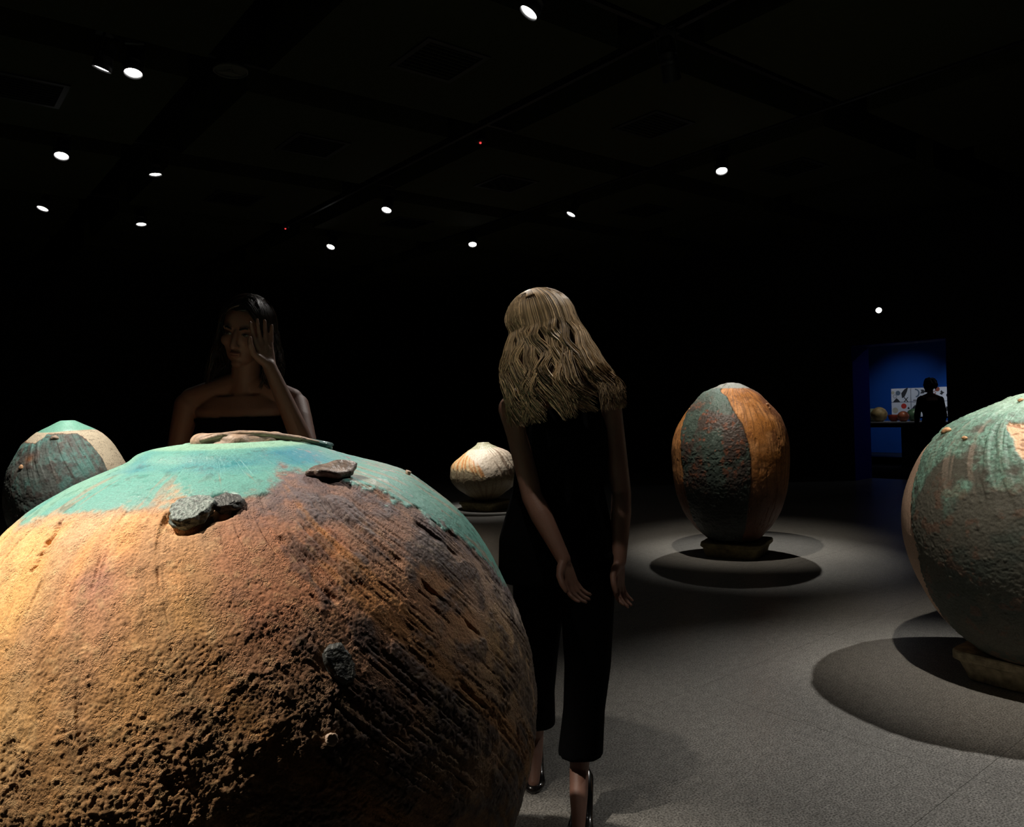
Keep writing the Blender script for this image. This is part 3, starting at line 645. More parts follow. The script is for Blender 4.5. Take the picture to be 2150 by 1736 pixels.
yoke_me = bm_mesh(kb, 'yoke'); yoke_me.materials.append(M['black_metal'])
def spotlight(x, y, n, label, z=LAMP_Z, group='track spotlights under the ceiling', beam=None, scale=1., top=TZ+.008):
    n = Vector(n).normalized()
    e = empty('spotlight', (x, y, z), label, 'spotlight', group)
    Rm = n.to_track_quat('-Z', 'Y').to_matrix().to_4x4() @ Matrix.Scale(scale, 4)
    h = link('lamp_housing', house_me, None, e); h.matrix_local = Rm
    l = link('lens', lens_me, None, e); l.matrix_local = Rm
    yk = link('yoke', yoke_me, None, e); yk.matrix_local = Rm
    k = Rm @ Vector((0, 0, .25))
    sb = bmesh.new(); tube(sb, k, (k.x, k.y, top-z-.03), .012, n=12)
    box(sb, (min(k.x, 0)-.03, min(k.y, 0)-.03, top-z-.035), (max(k.x, 0)+.03, max(k.y, 0)+.03, top-z-.008), .004)
    link('stem', bm_mesh(sb), M['black_metal'], e)
    if beam:
        aim, size, pw, colr = beam
        d = bpy.data.lights.new('beam', 'SPOT'); d.energy = pw; d.color = colr; d.spot_size = math.radians(size); d.spot_blend = 1.0; d.shadow_soft_size = .03
        o = bpy.data.objects.new('beam', d); C.objects.link(o); o.parent = e
        p0 = n*.03; o.location = p0
        o.rotation_euler = (Vector(aim)-Vector((x, y, z))-p0).to_track_quat('-Z', 'Y').to_euler()
    return e
def bm_(k): b = BEAMS[k]; return b[1:]
vis = [ # x, y (at lamp height 4.0), lens normal, label, beam
 ((3.45, 4.0), (-.48, .29, -.83), 'bright spotlight alone at the top centre of the picture', 'big_back'),
 ((1.54, 6.45), (-.12, -.22, -.97), 'brightest spotlight at the upper left, right one of a close pair', 'left_front'),
 ((1.33, 6.5), (-.25, .25, -.94), 'spotlight seen almost edge-on at the upper left, left one of a close pair', None),
 ((1.42, 8.86), (-.15, -.36, -.92), 'round bright spotlight at the left edge of the ceiling, below the close pair', 'left_back'),
 ((2.34, 9.01), (.08, -.06, -.99), 'small spotlight on the left, beside the dark ceiling channel', None),
 ((1.56, 11.17), (-.32, -.18, -.93), 'lowest spotlight at the far left edge', None),
 ((2.76, 11.42), (0, -.19, -.98), 'thin low spotlight on the left above the dark-haired woman', None),
 ((5.21, 9.04), (-.4, -.24, -.88), 'bright spotlight in the centre, above the small pale vase', 'small_side'),
 ((7.5, 7.93), (-.47, .17, -.87), 'thin tilted spotlight right of centre above the blonde woman', None),
 ((5.59, 11.51), (-.46, -.26, -.85), 'low spotlight between the two women', None),
 ((7.47, 10.23), (-.32, -.39, -.87), 'lowest spotlight in the centre above the blonde head', 'small_back'),
 ((7.63, 5.5), (-.34, -.3, -.89), 'bright round spotlight above the egg-shaped vase', 'egg_back')]
for (x, y), n, lab, bk in vis:
    spotlight(x*LK, y*LK, n, lab, beam=bm_(bk) if bk else None, top=TZ+.008 if x > 7 else TZ+.045)
def aimn(p, a): return (a[0]-p[0], a[1]-p[1], a[2]-LAMP_Z)
snoot_for = 'egg_front'
for k, lab in [('egg_front', 'dark spotlight turned away from the camera, aimed at the egg-shaped vase'), ('right_back', 'spotlight off to the right lighting the vase at the right edge'),
               ('right_front', 'overhead spotlight lighting the front of the vase at the right edge'), ('big_key', 'overhead spotlight lighting the left side of the huge orange vase'), ('big_rim', 'overhead spotlight lighting the right flank of the huge orange vase'), ('hair_fill', 'added overhead spotlight brightening the blonde person, beside the huge vase')]:
    b = BEAMS[k]; e = spotlight(b[0][0], b[0][1], aimn(b[0], b[1]), lab, beam=b[1:], scale=.55 if k in ('big_key', 'right_back', 'right_front') else 1., top=CZ-.03 if k in ('big_key', 'right_back', 'right_front') else TZ+.008)
    if k == snoot_for:
        sb = bmesh.new(); n_ = Vector(aimn(b[0], b[1])).normalized(); tube(sb, n_*-.01, n_*.10, .066, .066, n=36, cap=False)
        bmesh.ops.solidify(sb, geom=sb.faces[:], thickness=.003); link('snoot', bm_mesh(sb), M['black_metal'], e)
# wall spotlight above the doorway
e = spotlight(11.62, 5.66, (-.79, -.45, -.25), 'single small spotlight on the wall above the blue doorway', z=2.62, scale=.72, top=2.95)
b = bmesh.new(); box(b, (.0, -.02, .31), (.36, .02, .34)); link('wall_bracket', bm_mesh(b), M['black_metal'], e)

# ceiling fittings
cb = bmesh.new(); lathe(cb, [(.125, .0), (.125, -.012), (.118, -.018), (.112, -.012), (.112, -.004), (.02, -.004), (.02, -.010), (.001, -.012)][::-1], 40)
spk = empty('ceiling_speaker', (2.06, 5.80, CZ+.01), 'round ceiling speaker in the dark channel at the upper left', 'speaker')
link('speaker_ring', bm_mesh(cb), M['offwhite'], spk)
b = bmesh.new()
for q_ in range(3): tube(b, (0, 0, -.012), (.112*math.cos(q_*2.09+.4), .112*math.sin(q_*2.09+.4), -.008), .003, n=6)
link('spoke', bm_mesh(b), M['offwhite'], spk)
b = bmesh.new(); tube(b, (0, 0, 0), (0, 0, .37), .10, n=32); link('speaker_can', bm_mesh(b), M['black_metal'], spk)
VL = {(0, -1): 'dark square air vent highest in the picture, left of the top spotlight', (0, 0): 'dark square air vent in the panel right of the round ceiling speaker', (0, 1): 'dark square air vent low on the left above the dark-haired woman',
 (1, 0): 'dark square air vent in the centre, above and right of the bright central spotlight', (1, -1): 'dark square air vent in the upper right ceiling panel', (-1, 0): 'dark square air vent at the left edge of the ceiling',
 (2, 0): 'dark square air vent beyond the spotlight over the egg-shaped vase', (2, -1): 'dark square air vent far right, on the doorway side', (1, 1): 'small dark square air vent in the farthest visible ceiling panel'}
for (a, c, cx, cy) in centres:
    if (a, c) in [(0, -1), (0, 0), (0, 1), (1, 0), (1, -1), (-1, 0), (2, 0), (2, -1), (1, 1)]:
        v = empty('ceiling_vent', (cx, cy, CZ), VL[(a, c)], 'vent', 'square vents in the ceiling panels')
        fb = bmesh.new()
        for s_ in (-1, 1): box(fb, (s_*.25-.02, -.27, -.012), (s_*.25+.02, .27, 0)); box(fb, (-.23, s_*.25-.02, -.012), (.23, s_*.25+.02, 0))
        link('frame', bm_mesh(fb), M['vent'], v)
        sb = bmesh.new()
        for q_ in range(9): box(sb, (-.23, -.225+q_*.05, -.006), (.23, -.2+q_*.05, -.001))
        sl = link('slat', bm_mesh(sb), M['ceil_slab'], v); tag(sl, kind='stuff')
for x, y, z, lab in [(4.36, 10.35, CZ+.06, 'red indicator light of a smoke detector, left of centre under the ceiling'), (4.56, 6.06, CZ+.06, 'tiny red indicator light of a smoke detector where two ceiling channels cross')]:
    d = empty('smoke_detector', (x, y, z), lab, 'detector'); b = bmesh.new(); lathe(b, [(.045, -.05), (.055, -.03), (.055, 0), (.02, .005), (.02, .32)], 24); link('detector_body', bm_mesh(b), M['black_metal'], d)
    b = bmesh.new(); lathe(b, [(.006, -.062), (.011, -.056), (.011, -.05)], 10); link('indicator_lamp', bm_mesh(b), M['red_led'], d)

# ------------------------------------------------------------------ the blue room through the doorway
BX0, BX1, BY0, BY1, BZ = X1+.54, 16.5, 2.5, 11.5, 3.2
b = bmesh.new(); box(b, (BX0, BY0, -.2), (BX1, BY1, 0)); o = link('floor', bm_mesh(b), M['carpet']); tag(o, kind='structure')
o = wall('wall_east', (BX1, BY0-.2, -.2), (BX1+.2, BY1+.2, BZ), 'blue_wall')
o = wall('wall_north', (BX0, BY1, -.2), (BX1, BY1+.2, BZ), 'blue_wall'); o = wall('wall_south', (BX0, BY0-.2, -.2), (BX1, BY0, BZ), 'blue_wall')
o = wall('ceiling', (BX0, BY0-.2, BZ), (BX1+.2, BY1+.2, BZ+.2), 'ceil_slab')
# low black platform along the wall
b = bmesh.new(); box(b, (15.3, 3.2, 0), (BX1-.02, 9.5, .13), .006); o = link('platform', bm_mesh(b), M['cabinet']); tag(o, 'low black platform under the table in the blue room', 'platform')
# table
tb_ = empty('display_table', (14.95, 6.6, 0), 'long dark table with pale top in the blue room', 'table')
b = bmesh.new(); box(b, (-.33, -2.2, .815), (.33, 2.2, .84), .004); link('table_top', bm_mesh(b), M['tabletop'], tb_)
b = bmesh.new(); box(b, (-.315, -2.18, .74), (.315, 2.18, .815), .004); link('table_apron', bm_mesh(b), M['table'], tb_)
b = bmesh.new(); box(b, (-.27, -2.1, 0), (.27, .20, .74), .004); link('base_cabinet', bm_mesh(b), M['cabinet'], tb_)
for yy in (2.08,):
    for xx in (-.26, .26):
        b = bmesh.new(); box(b, (xx-.03, yy-.03, 0), (xx+.03, yy+.03, .74)); link('leg', bm_mesh(b), M['cabinet'], tb_)
# board with prints: 2 rows of panels
bd = empty('print_board', (BX1-.03, 7.0, 1.18), 'white board of printed object pictures on the blue wall', 'board')
PW = .405; ZR = [(.885, 1.185), (1.195, 1.475)]
cols = {'ink': (.02, .02, .025), 'grey': (.25, .25, .27), 'slate': (.10, .14, .20), 'red': (.50, .03, .02), 'rust': (.30, .07, .04), 'teal': (.08, .26, .20), 'cream': (.45, .40, .32)}
for k, v in cols.items(): M['print_'+k] = mat('print_'+k, v, .6, noise=(30, .05))
prints = {(0, 1): [('disc', .10, .70, .035, 'cream'), ('disc', .36, .66, .05, 'slate'), ('ring', .2, .42, .04, 'grey'), ('tri', .28, .12, .08, 'ink'), ('blade', .72, .6, .13, 'ink'), ('cross', .76, .16, .05, 'ink')],
 (1, 1): [('arc', .22, .62, .09, 'slate'), ('poly', .58, .72, .06, 'ink'), ('poly', .82, .5, .04, 'slate'), ('poly', .5, .36, .03, 'ink'), ('disc', .74, .25, .065, 'grey'), ('bar', .26, .10, .07, 'ink')],
 (2, 1): [('ring', .14, .82, .04, 'rust'), ('disc', .30, .85, .045, 'rust'), ('poly', .50, .6, .05, 'ink'), ('cross', .12, .45, .05, 'rust'), ('disc', .8, .4, .04, 'ink')],
 (3, 1): [('poly', .5, .82, .04, 'rust'), ('disc', .84, .84, .05, 'rust'), ('poly', .55, .52, .045, 'rust'), ('ring', .66, .34, .03, 'slate'), ('poly', .2, .5, .03, 'ink')],
 (0, 0): [('disc', .20, .45, .06, 'cream'), ('disc', .64, .74, .055, 'red'), ('poly', .88, .6, .03, 'ink')],
 (1, 0): [('tri', .2, .66, .07, 'ink'), ('disc', .74, .66, .06, 'teal'), ('arc', .74, .2, .05, 'rust')],
 (2, 0): [('disc', .3, .6, .05, 'red'), ('poly', .7, .5, .05, 'ink')], (3, 0): [('disc', .78, .78, .05, 'red'), ('arc', .78, .45, .08, 'ink'), ('disc', .3, .4, .05, 'cream')]}
def shape(bm, kind, cy, cz, r, x):
    pts = []
    if kind == 'disc': pts = [[(r*math.cos(a*.393), r*math.sin(a*.393)) for a in range(16)]]
    elif kind == 'poly': pts = [[(r*(.7+.45*math.sin(a*2.3+cy*50))*math.cos(a*.785), r*(.8+.3*math.cos(a*3.1+cz*40))*math.sin(a*.785)) for a in range(8)]]
    elif kind == 'tri': pts = [[(-r, -r*.5), (r, -r*.5), (r*.55, r*.1), (0, r*.6), (-r*.5, r*.1)]]
    elif kind == 'bar': pts = [[(-r, -.008), (r, -.008), (r*.7, .008), (-r*.7, .008)]]
    elif kind == 'cross': pts = [[(-r, -r), (-r*.6, -r), (r, r), (r*.6, r)], [(r*.6, -r), (r, -r), (-r*.6, r), (-r, r)]]
    elif kind == 'blade': pts = [[(-r*.5, -r*.7), (-r*.1, -r*.5), (r*.3, r*.3), (r*.5, r), (-.1*r, r*.7), (-r*.6, r*.1)]]
    else:
        a0, a1 = (0, 6.28) if kind == 'ring' else (-1.4, 1.6); w = .3; n = 16
        for q in range(n):
            a, b_ = a0+(a1-a0)*q/n, a0+(a1-a0)*(q+1)/n
            pts.append([(r*math.cos(a), r*math.sin(a)), (r*math.cos(b_), r*math.sin(b_)), (r*(1-w)*math.cos(b_), r*(1-w)*math.sin(b_)), (r*(1-w)*math.cos(a), r*(1-w)*math.sin(a))])
    for p in pts:
        vs = [bm.verts.new((x, cy-a, cz+b_)) for a, b_ in p]; f = bm.faces.new(vs)
        g = bmesh.ops.extrude_face_region(bm, geom=[f]); bmesh.ops.translate(bm, vec=(.002, 0, 0), verts=[v for v in g['geom'] if isinstance(v, bmesh.types.BMVert)])
for col_ in range(5):
    for row in range(2):
        z0, z1 = ZR[row]; yL = 7.81-col_*PW
        b = bmesh.new(); box(b, (-.012, yL-PW+.005-7.0, z0-1.18), (.025, yL-.005-7.0, z1-1.18), .002)
        p = link('board_panel', bm_mesh(b), M['board'], bd)
        for q_, (kind, u, v, r_, cn) in enumerate(prints.get((col_ if col_ < 4 else 1, row), [])):
            sb = bmesh.new(); shape(sb, kind, yL-PW*u-7.0, z0+(z1-z0)*v-1.18, r_, -.0145)
            bmesh.ops.recalc_face_normals(sb, faces=sb.faces)
            link('printed_picture', bm_mesh(sb), M['print_'+cn], p)
# pots on the table
M['p_green'] = mat('pot_grey_green', (.20, .24, .16), .4, noise=(15, .3)); M['p_tan'] = mat('pot_tan', (.42, .32, .16), .5, noise=(14, .45))
M['p_red'] = mat('pot_dark_red', (.28, .04, .02), .4, noise=(18, .5)); M['p_white'] = mat('pot_red_white', (.50, .16, .09), .3, noise=(8, .6))
M['p_teal'] = mat('pot_green', (.10, .22, .13), .3, noise=(14, .4)); M['p_gold'] = mat('pot_gold', (.45, .25, .08), .3, noise=(14, .3))
def pot(y, x, r, kind, m, label):
    if kind == 'ball': prof = [(.35, 0), (.42, .01), (.8, .35), (1, .85), (.96, 1.2), (.7, 1.6), (.35, 1.82), (.14, 1.88), (.10, 1.86), (.08, 1.7)]
    elif kind == 'bowl': prof = [(.4, 0), (.5, .03), (.85, .4), (1, .85), (1, 1.25), (.94, 1.3), (.92, 1.22), (.8, .6), (.4, .2)]
    else: prof = [(.4, 0), (.9, .3), (1, .6), (.7, .95), (.2, 1.1), (.1, 1.08)]
    b = bmesh.new(); lathe(b, [(a*r, c*r) for a, c in prof], 32); o = link('ceramic_pot', bm_mesh(b), M[m], None, True)
    o.location = (x, y, .84); tag(o, label, 'pot', 'pots on the table in the blue room')
pot(7.53, 15.08, .135, 'ball', 'p_green', 'grey green round pot at the left end of the table in the blue room')
pot(7.27, 14.82, .150, 'ball', 'p_tan', 'largest tan round pot on the table in the blue room')
pot(7.05, 14.95, .10, 'bowl', 'p_red', 'dark red open bowl on the table in the blue room')
pot(6.83, 14.85, .105, 'ball', 'p_white', 'red and white round pot on the table in the blue room')
pot(6.76, 15.12, .125, 'ball', 'p_teal', 'green round pot behind the red and white pot')
pot(6.58, 14.85, .055, 'low', 'p_gold', 'tiny golden pot beside the silhouetted visitor')
# the blue room's own wall-washers, plus an added unseen lamp brightening the doorway reveal
for x, y, az, tx_, ty, tz, pw, sz, cc in [(14.2, 5.4, 0, 16.5, 5.9, 1.0, 190, 52, (.85, .92, 1)), (14.2, 7.2, 0, 16.5, 7.5, .85, 75, 56, (.8, .9, 1)), (14.3, 6.3, 0, 15.0, 7.1, .8, 24, 40, (1, .93, .8)), (14.0, 4.4, 0, 12.25, 6.3, 1.0, 6, 44, (.8, .88, 1))]:
    n_ = Vector((tx_-x, ty-y, tz-2.95)).normalized()
    spotlight(x, y, n_, 'spotlight in the blue room aimed at the %s' % {5.4: 'right end of the board', 7.2: 'left end of the board', 6.3: 'pots', 4.4: 'doorway reveal, added to brighten it'}[y], z=2.85, group='spotlights inside the blue room', beam=((tx_, ty, tz), sz, pw, cc), top=3.2)

# ------------------------------------------------------------------ people
M['skin'] = mat('skin', (.25, .13, .095), .55, noise=(9, .08), bump=(180, .0006))
M['cloth'] = mat('black_cloth', (.0035, .0035, .004), .95, noise=(40, .2), bump=(240, .001), spec=.05)
def hair_mat(name, col, rough):
    m = bpy.data.materials.new(name); m.use_nodes = True; N = m.node_tree.nodes; L = m.node_tree.links; b = N['Principled BSDF']
    a = N.new('ShaderNodeAttribute'); a.attribute_name = 'strand_tone'; v = N.new('ShaderNodeVectorMath'); v.operation = 'SCALE'
    v.inputs[0].default_value = col; L.new(a.outputs['Fac'], v.inputs['Scale']); L.new(v.outputs[0], b.inputs['Base Color'])
    b.inputs['Roughness'].default_value = rough; b.inputs['Specular IOR Level'].default_value = .5; return m
M['blonde'] = hair_mat('blonde_hair', (.52, .36, .20), .45);M['brunette'] = hair_mat('dark_brown_hair', (.026, .015, .010), .38)
M['eye_white'] = mat('eye', (.13, .11, .10), .3, noise=(30, .03)); M['iris'] = mat('iris', (.03, .02, .015), .2, noise=(60, .1))
M['shoe'] = mat('black_patent_leather', (.012, .010, .010), .18, noise=(20, .1), coat=.5)
M['lips'] = mat('lips', (.20, .075, .06), .4, noise=(60, .1))
def ball(bm, c, r, sc=(1, 1, 1), R_=None, sub=3):
    Mx = Matrix.Translation(Vector(c)) @ (R_.to_4x4() if R_ else Matrix.Identity(4)) @ Matrix.Diagonal((r*sc[0], r*sc[1], r*sc[2], 1))
    bmesh.ops.create_icosphere(bm, subdivisions=sub, radius=1, matrix=Mx)
def chain(bm, pts, rad, n=16):
    for p, r in zip(pts, rad): ball(bm, p, r, sub=3 if r > .02 else 2)
    for a, b, r0, r1 in zip(pts, pts[1:], rad, rad[1:]):
        if (Vector(a)-Vector(b)).length > 1e-4: tube(bm, a, b, r0, r1, n=n)
def loft(bm, rings, n=28):
    """rings: (centre, rx, ry, yaw)"""
    rs = []
    for c, rx, ry, yaw in rings:
        c = Vector(c); ca, sa = math.cos(yaw), math.sin(yaw)
        vs = []
        for k in range(n):
            a = 2*math.pi*k/n; x, y = rx*math.copysign(abs(math.cos(a))**.85, math.cos(a)), ry*math.copysign(abs(math.sin(a))**.85, math.sin(a))
            vs.append(bm.verts.new(c+Vector((x*ca-y*sa, x*sa+y*ca, 0))))
        rs.append(vs)
    for a, b in zip(rs, rs[1:]):
        for k in range(n): bm.faces.new((a[k], a[(k+1) % n], b[(k+1) % n], b[k]))
    bm.faces.new(list(reversed(rs[0]))); bm.faces.new(rs[-1])
def remesh(bm, vox, smooth=6, name='body'):
    me = bm_mesh(bm, name); o = bpy.data.objects.new('tmp', me); C.objects.link(o)
    m = o.modifiers.new('r', 'REMESH'); m.mode = 'VOXEL'; m.voxel_size = vox; m.use_smooth_shade = True
    s = o.modifiers.new('s', 'SMOOTH'); s.iterations = smooth; s.factor = .5
    dg = bpy.context.evaluated_depsgraph_get(); dg.update()
    r = bpy.data.meshes.new_from_object(o.evaluated_get(dg)); bpy.data.objects.remove(o); bpy.data.meshes.remove(me)
    r.materials.clear(); r.polygons.foreach_set('use_smooth', [True]*len(r.polygons)); return r
def head_parts(bm, c, Rh, s=1.0):
    """skull, jaw, nose, brow, lips, ears; the face looks along the head's local -Y. c = centre of the skull at eye height"""
    def P(x, y, z): return Vector(c)+Rh @ (Vector((x, y, z))*s)
    ball(bm, P(0, .012, .028), .098*s, (.80, 1.0, .95), Rh, 4)            # cranium
    ball(bm, P(0, -.018, -.02), .078*s, (.86, .93, 1.05), Rh, 4)          # face
    ball(bm, P(0, -.038, -.065), .050*s, (1.0, .92, .85), Rh, 3)          # jaw
    ball(bm, P(0, -.070, -.100), .018*s, (1.2, .9, .9), Rh, 3)            # chin
    chain(bm, [P(0, -.088, .012), P(0, -.105, -.022), P(0, -.112, -.036)], [.009*s, .010*s, .012*s])   # nose
    for q in (-1, 1):
        ball(bm, P(q*.010, -.100, -.038), .0085*s, R_=Rh, sub=2)
        ball(bm, P(q*.030, -.080, .026), .014*s, (1.7, .8, .6), Rh, 3)     # brow
        ball(bm, P(q*.040, -.066, -.022), .022*s, (1, .9, 1), Rh, 3)       # cheek
        ball(bm, P(q*.079, .012, -.008), .028*s, (.28, .62, 1.05), Rh, 3)  # ear
    ball(bm, P(0, -.092, -.060), .013*s, (1.7, .8, .42), Rh, 3); ball(bm, P(0, -.089, -.072), .012*s, (1.5, .8, .5), Rh, 3)
def face_details(root, c, Rh, s=1.0):
    def P(x, y, z): return Vector(c)+Rh @ (Vector((x, y, z))*s)
    for q in (-1, 1):
        b = bmesh.new(); ball(b, P(q*.030, -.0815, .004), .0115*s, (1.2, .6, .48), Rh, 3); e = link('eye', bm_mesh(b), M['eye_white'], root, True)
        b = bmesh.new(); ball(b, P(q*.030, -.0872, .004), .0050*s, (1, .5, .9), Rh, 2); link('iris', bm_mesh(b), M['iris'], e, True)
        b = bmesh.new(); chain(b, [P(q*.016, -.0955, .022), P(q*.032, -.0925, .029), P(q*.048, -.080, .024)], [.003*s, .0034*s, .002*s], 8); link('eyebrow', bm_mesh(b), M['brunette'], root, True)
    b = bmesh.new(); ball(b, P(0, -.0985, -.0605), .0085*s, (2.0, .5, .36), Rh, 3); ball(b, P(0, -.0955, -.0690), .0085*s, (1.7, .5, .42), Rh, 3); link('lips', bm_mesh(b), M['lips'], root, True)
def hand_parts(bm, wrist, d, side, s=1.0, curl=.45, thumb=1):
    """d: direction wrist->fingers, side: direction across the palm towards the thumb"""
    d = Vector(d).normalized(); side = (Vector(side)-d*Vector(side).dot(d)).normalized(); nrm = d.cross(side)*thumb
    w = Vector(wrist)
    for k, (o, ln) in enumerate([(.028, .0), (.010, .004), (-.009, .002), (-.026, -.004)]):
        chain(bm, [w+d*.010*s+side*o*.55*s, w+d*(.078+ln)*s+side*o*s], [.0130*s, .0105*s], 12)
    for k, (o, L) in enumerate([(.032, .073), (.0108, .082), (-.0108, .076), (-.032, .060)]):
        p = w+d*(.080)*s+side*o*s; a = .15+curl*.5; pts = [p]; v = (d+side*o*5).normalized()
        for f_, g in ((.45, a), (.32, a+curl*.9), (.23, a+curl*1.5)):
            p = p+(v*math.cos(g)+nrm*math.sin(g))*L*f_*s; pts.append(p)
        chain(bm, pts, [.0088*s, .0080*s, .0073*s, .0064*s], 10)
    p = w+d*.022*s+side*.026*s; v = (d*.62+side*.75+nrm*.15).normalized()
    p1 = p+v*.038*s; p2 = p1+(d*.85+side*.35+nrm*.3).normalized()*.030*s; p3 = p2+(d+nrm*.35).normalized()*.024*s
    chain(bm, [w+d*.012*s+side*.012*s, p, p1, p2, p3], [.015*s, .0155*s, .0115*s, .0105*s, .0085*s], 10)
def strand_mesh(paths, r=.0016, sides=3):
    V = []; Fc = []; tone = []; rt = random.Random(3)
    for pts in paths:
        tn = rt.choice((.35, .6, .85, 1.1, 1.5))*rt.uniform(.8, 1.2)
        n0 = len(V); n = len(pts)
        for k, p in enumerate(pts):
            d = (pts[min(k+1, n-1)]-pts[max(k-1, 0)]).normalized(); e = d.orthogonal().normalized(); g = d.cross(e)
            rr = r*(1 if k < n-3 else (n-k)/4)
            tone += [tn*(.9+.25*math.sin(k*.8+tn*9))]*sides
            for q in range(sides): a = 2*math.pi*q/sides; V.append(p+e*rr*math.cos(a)+g*rr*math.sin(a))
        for k in range(n-1):
            for q in range(sides): a = n0+k*sides; Fc.append((a+q, a+(q+1) % sides, a+sides+(q+1) % sides, a+sides+q))
    me = bpy.data.meshes.new('strands'); me.from_pydata([v[:] for v in V], [], Fc); at_ = me.attributes.new('strand_tone', 'FLOAT', 'POINT'); at_.data.foreach_set('value', tone); me.polygons.foreach_set('use_smooth', [True]*len(me.polygons)); return me
def hair(root, c, Rh, length, mt, s=1.0, n=900, fall=(0, 0), spread=.06, wave=.012, open_face=70, seed=1, rs=.0018, lockn=26, fluff=.10, curly=False):
    """scalp cap plus strands that leave the parting, hug the skull and then hang"""
    rnd = random.Random(seed); c = Vector(c)
    def P(x, y, z): return c+Rh @ (Vector((x, y, z))*s)
    b = bmesh.new(); bmesh.ops.create_uvsphere(b, u_segments=40, v_segments=28, radius=1)
    rad = Vector((.088, .110, .104))*s; cs = .965; c0 = Vector((0, .016, .032))*s
    rem = []
    for v in b.verts:
        az = math.degrees(math.atan2(v.co.x, -v.co.y)); zf = v.co.z
        if (abs(az) < open_face and zf < .52-.35*(abs(az)/open_face)**2) or zf < -.55: rem.append(v)
        k = 1+.02*math.sin(az*.35+zf*3)+.012*math.sin(az*.9)
        if curly: k *= 1.22+.40*(float(fbm(np.array([[v.co.x, v.co.y, v.co.z]])+9, 3.2, 3, 2)[0])-.45)-(.30*-min(0, zf))
        q = Vector((v.co.x*rad.x*k, v.co.y*rad.y*k, v.co.z*rad.z*k))*cs+c0; v.co = c+Rh @ q
    bmesh.ops.delete(b, geom=rem, context='VERTS')
    g = bmesh.ops.solidify(b, geom=b.faces[:], thickness=.004)
    me = bm_mesh(b, 'cap'); at_ = me.attributes.new('strand_tone', 'FLOAT', 'POINT'); at_.data.foreach_set('value', [.55]*len(me.vertices)); h = link('hair', me, M[mt], root, True)
    if curly: return h
    locks = []
    for k in range(lockn):
        locks.append((rnd.uniform(0, 6.28), rnd.uniform(.6, 1.4), rnd.uniform(-1, 1)))
    paths = []
    for k in range(n):
        front = k < n*.28
        az = rnd.uniform(open_face*.85, 360-open_face*.85)
        if front: az = rnd.choice((1, -1))*rnd.uniform(open_face*.9, open_face*1.5) % 360
        a = math.radians(az)
        lk = locks[int(az/360*lockn) % lockn]
        ov = rnd.random()*fluff
        pts = []
        for q in range(8):
            out = 1.0+ov*(.15+.85*q/7)
            el = math.radians(88-q*13.5); x = math.sin(a)*math.cos(el); y = -math.cos(a)*math.cos(el); z = math.sin(el)
            px_ = (1 if x >= 0 else -1)*.01
            pts.append(c+Rh @ (Vector((x*rad.x*out, y*rad.y*out, z*rad.z*out))+c0))
        if front:
            ph = rnd.uniform(-.2, .86); e0 = Vector((0, -math.sin(ph), math.cos(ph))); e1 = Vector((math.sin(a), -math.cos(a), -.10)).normalized(); pts = []
            for q in range(9):
                out = 1.0+ov*(.15+.85*q/8); v_ = e0.slerp(e1, q/8); pts.append(c+Rh @ (Vector((v_.x*rad.x*out, v_.y*rad.y*out, v_.z*rad.z*out))+c0))
        hor = pts[-1]-pts[-3]; base = pts[-1]; L = length*(1-.22*rnd.random())
        dirv = Vector((pts[-1]-c)); dirv.z = 0; dirv.normalize()
        m = 14
        for q in range(1, m+1):
            t = q/m; sw = math.sin(t*9*lk[1]+lk[0])*wave*t**.5+math.sin(t*17+lk[0]*2)*wave*.3
            side = Vector((-dirv.y, dirv.x, 0))
            pts.append(base+Vector((0, 0, -L*t))+dirv*(spread*math.sin(min(t*1.5, 1.57)))+side*(sw+lk[2]*.015*t)+Vector((fall[0], fall[1], 0))*t*t+Vector((rnd.uniform(-1, 1), rnd.uniform(-1, 1), 0))*.004*t)
        paths.append(pts)
    st = link('strands', strand_mesh(paths, rs), M[mt], h); tag(st, kind='stuff')
    return h
def rot(yaw, pitch=0, roll=0):
    return (Matrix.Rotation(yaw, 3, 'Z') @ Matrix.Rotation(roll, 3, 'Y') @ Matrix.Rotation(pitch, 3, 'X'))
def heel_shoe(root, ankle, toe, heel, w=.042):
    """pump: heel = point on the floor under the heel, toe = tip on the floor"""
    an, to, he = Vector(ankle), Vector(toe), Vector(heel)
    d = (to-he); d.z = 0; L = d.length; d.normalize(); s_ = Vector((-d.y, d.x, 0))
    b = bmesh.new(); hh = an.z-.055
    rings = []
    prof = [(0, hh+.052, hh-.012, .022), (.03, hh+.048, hh-.014, .032), (.09, hh*.75+.020, hh*.75-.014, .034), (.14, hh*.35+.016, hh*.35-.010, .036), (.18, .034, .002, w), (.21, .032, 0, w*.92), (.235, .024, 0, w*.6), (.25, .014, 0, w*.2)]
    k = L/.25; n = 16
    for t, zt, zb, ww in prof:
        vs = []
        for q in range(n):
            a = 2*math.pi*q/n; vs.append(b.verts.new(he+d*t*k+s_*ww*math.cos(a)+Vector((0, 0, (zt+zb)/2-he.z+(zt-zb)/2*math.sin(a)))))
        rings.append(vs)
    for r0, r1 in zip(rings, rings[1:]):
        for q in range(n): b.faces.new((r0[q], r0[(q+1) % n], r1[(q+1) % n], r1[q]))
    b.faces.new(list(reversed(rings[0]))); b.faces.new(rings[-1])
    bmesh.ops.recalc_face_normals(b, faces=b.faces)
    tube(b, he+Vector((0, 0, 0))+d*.012, he+d*.02+Vector((0, 0, hh)), .007, .019, n=12)
    link('shoe', bm_mesh(b), M['shoe'], root, True)

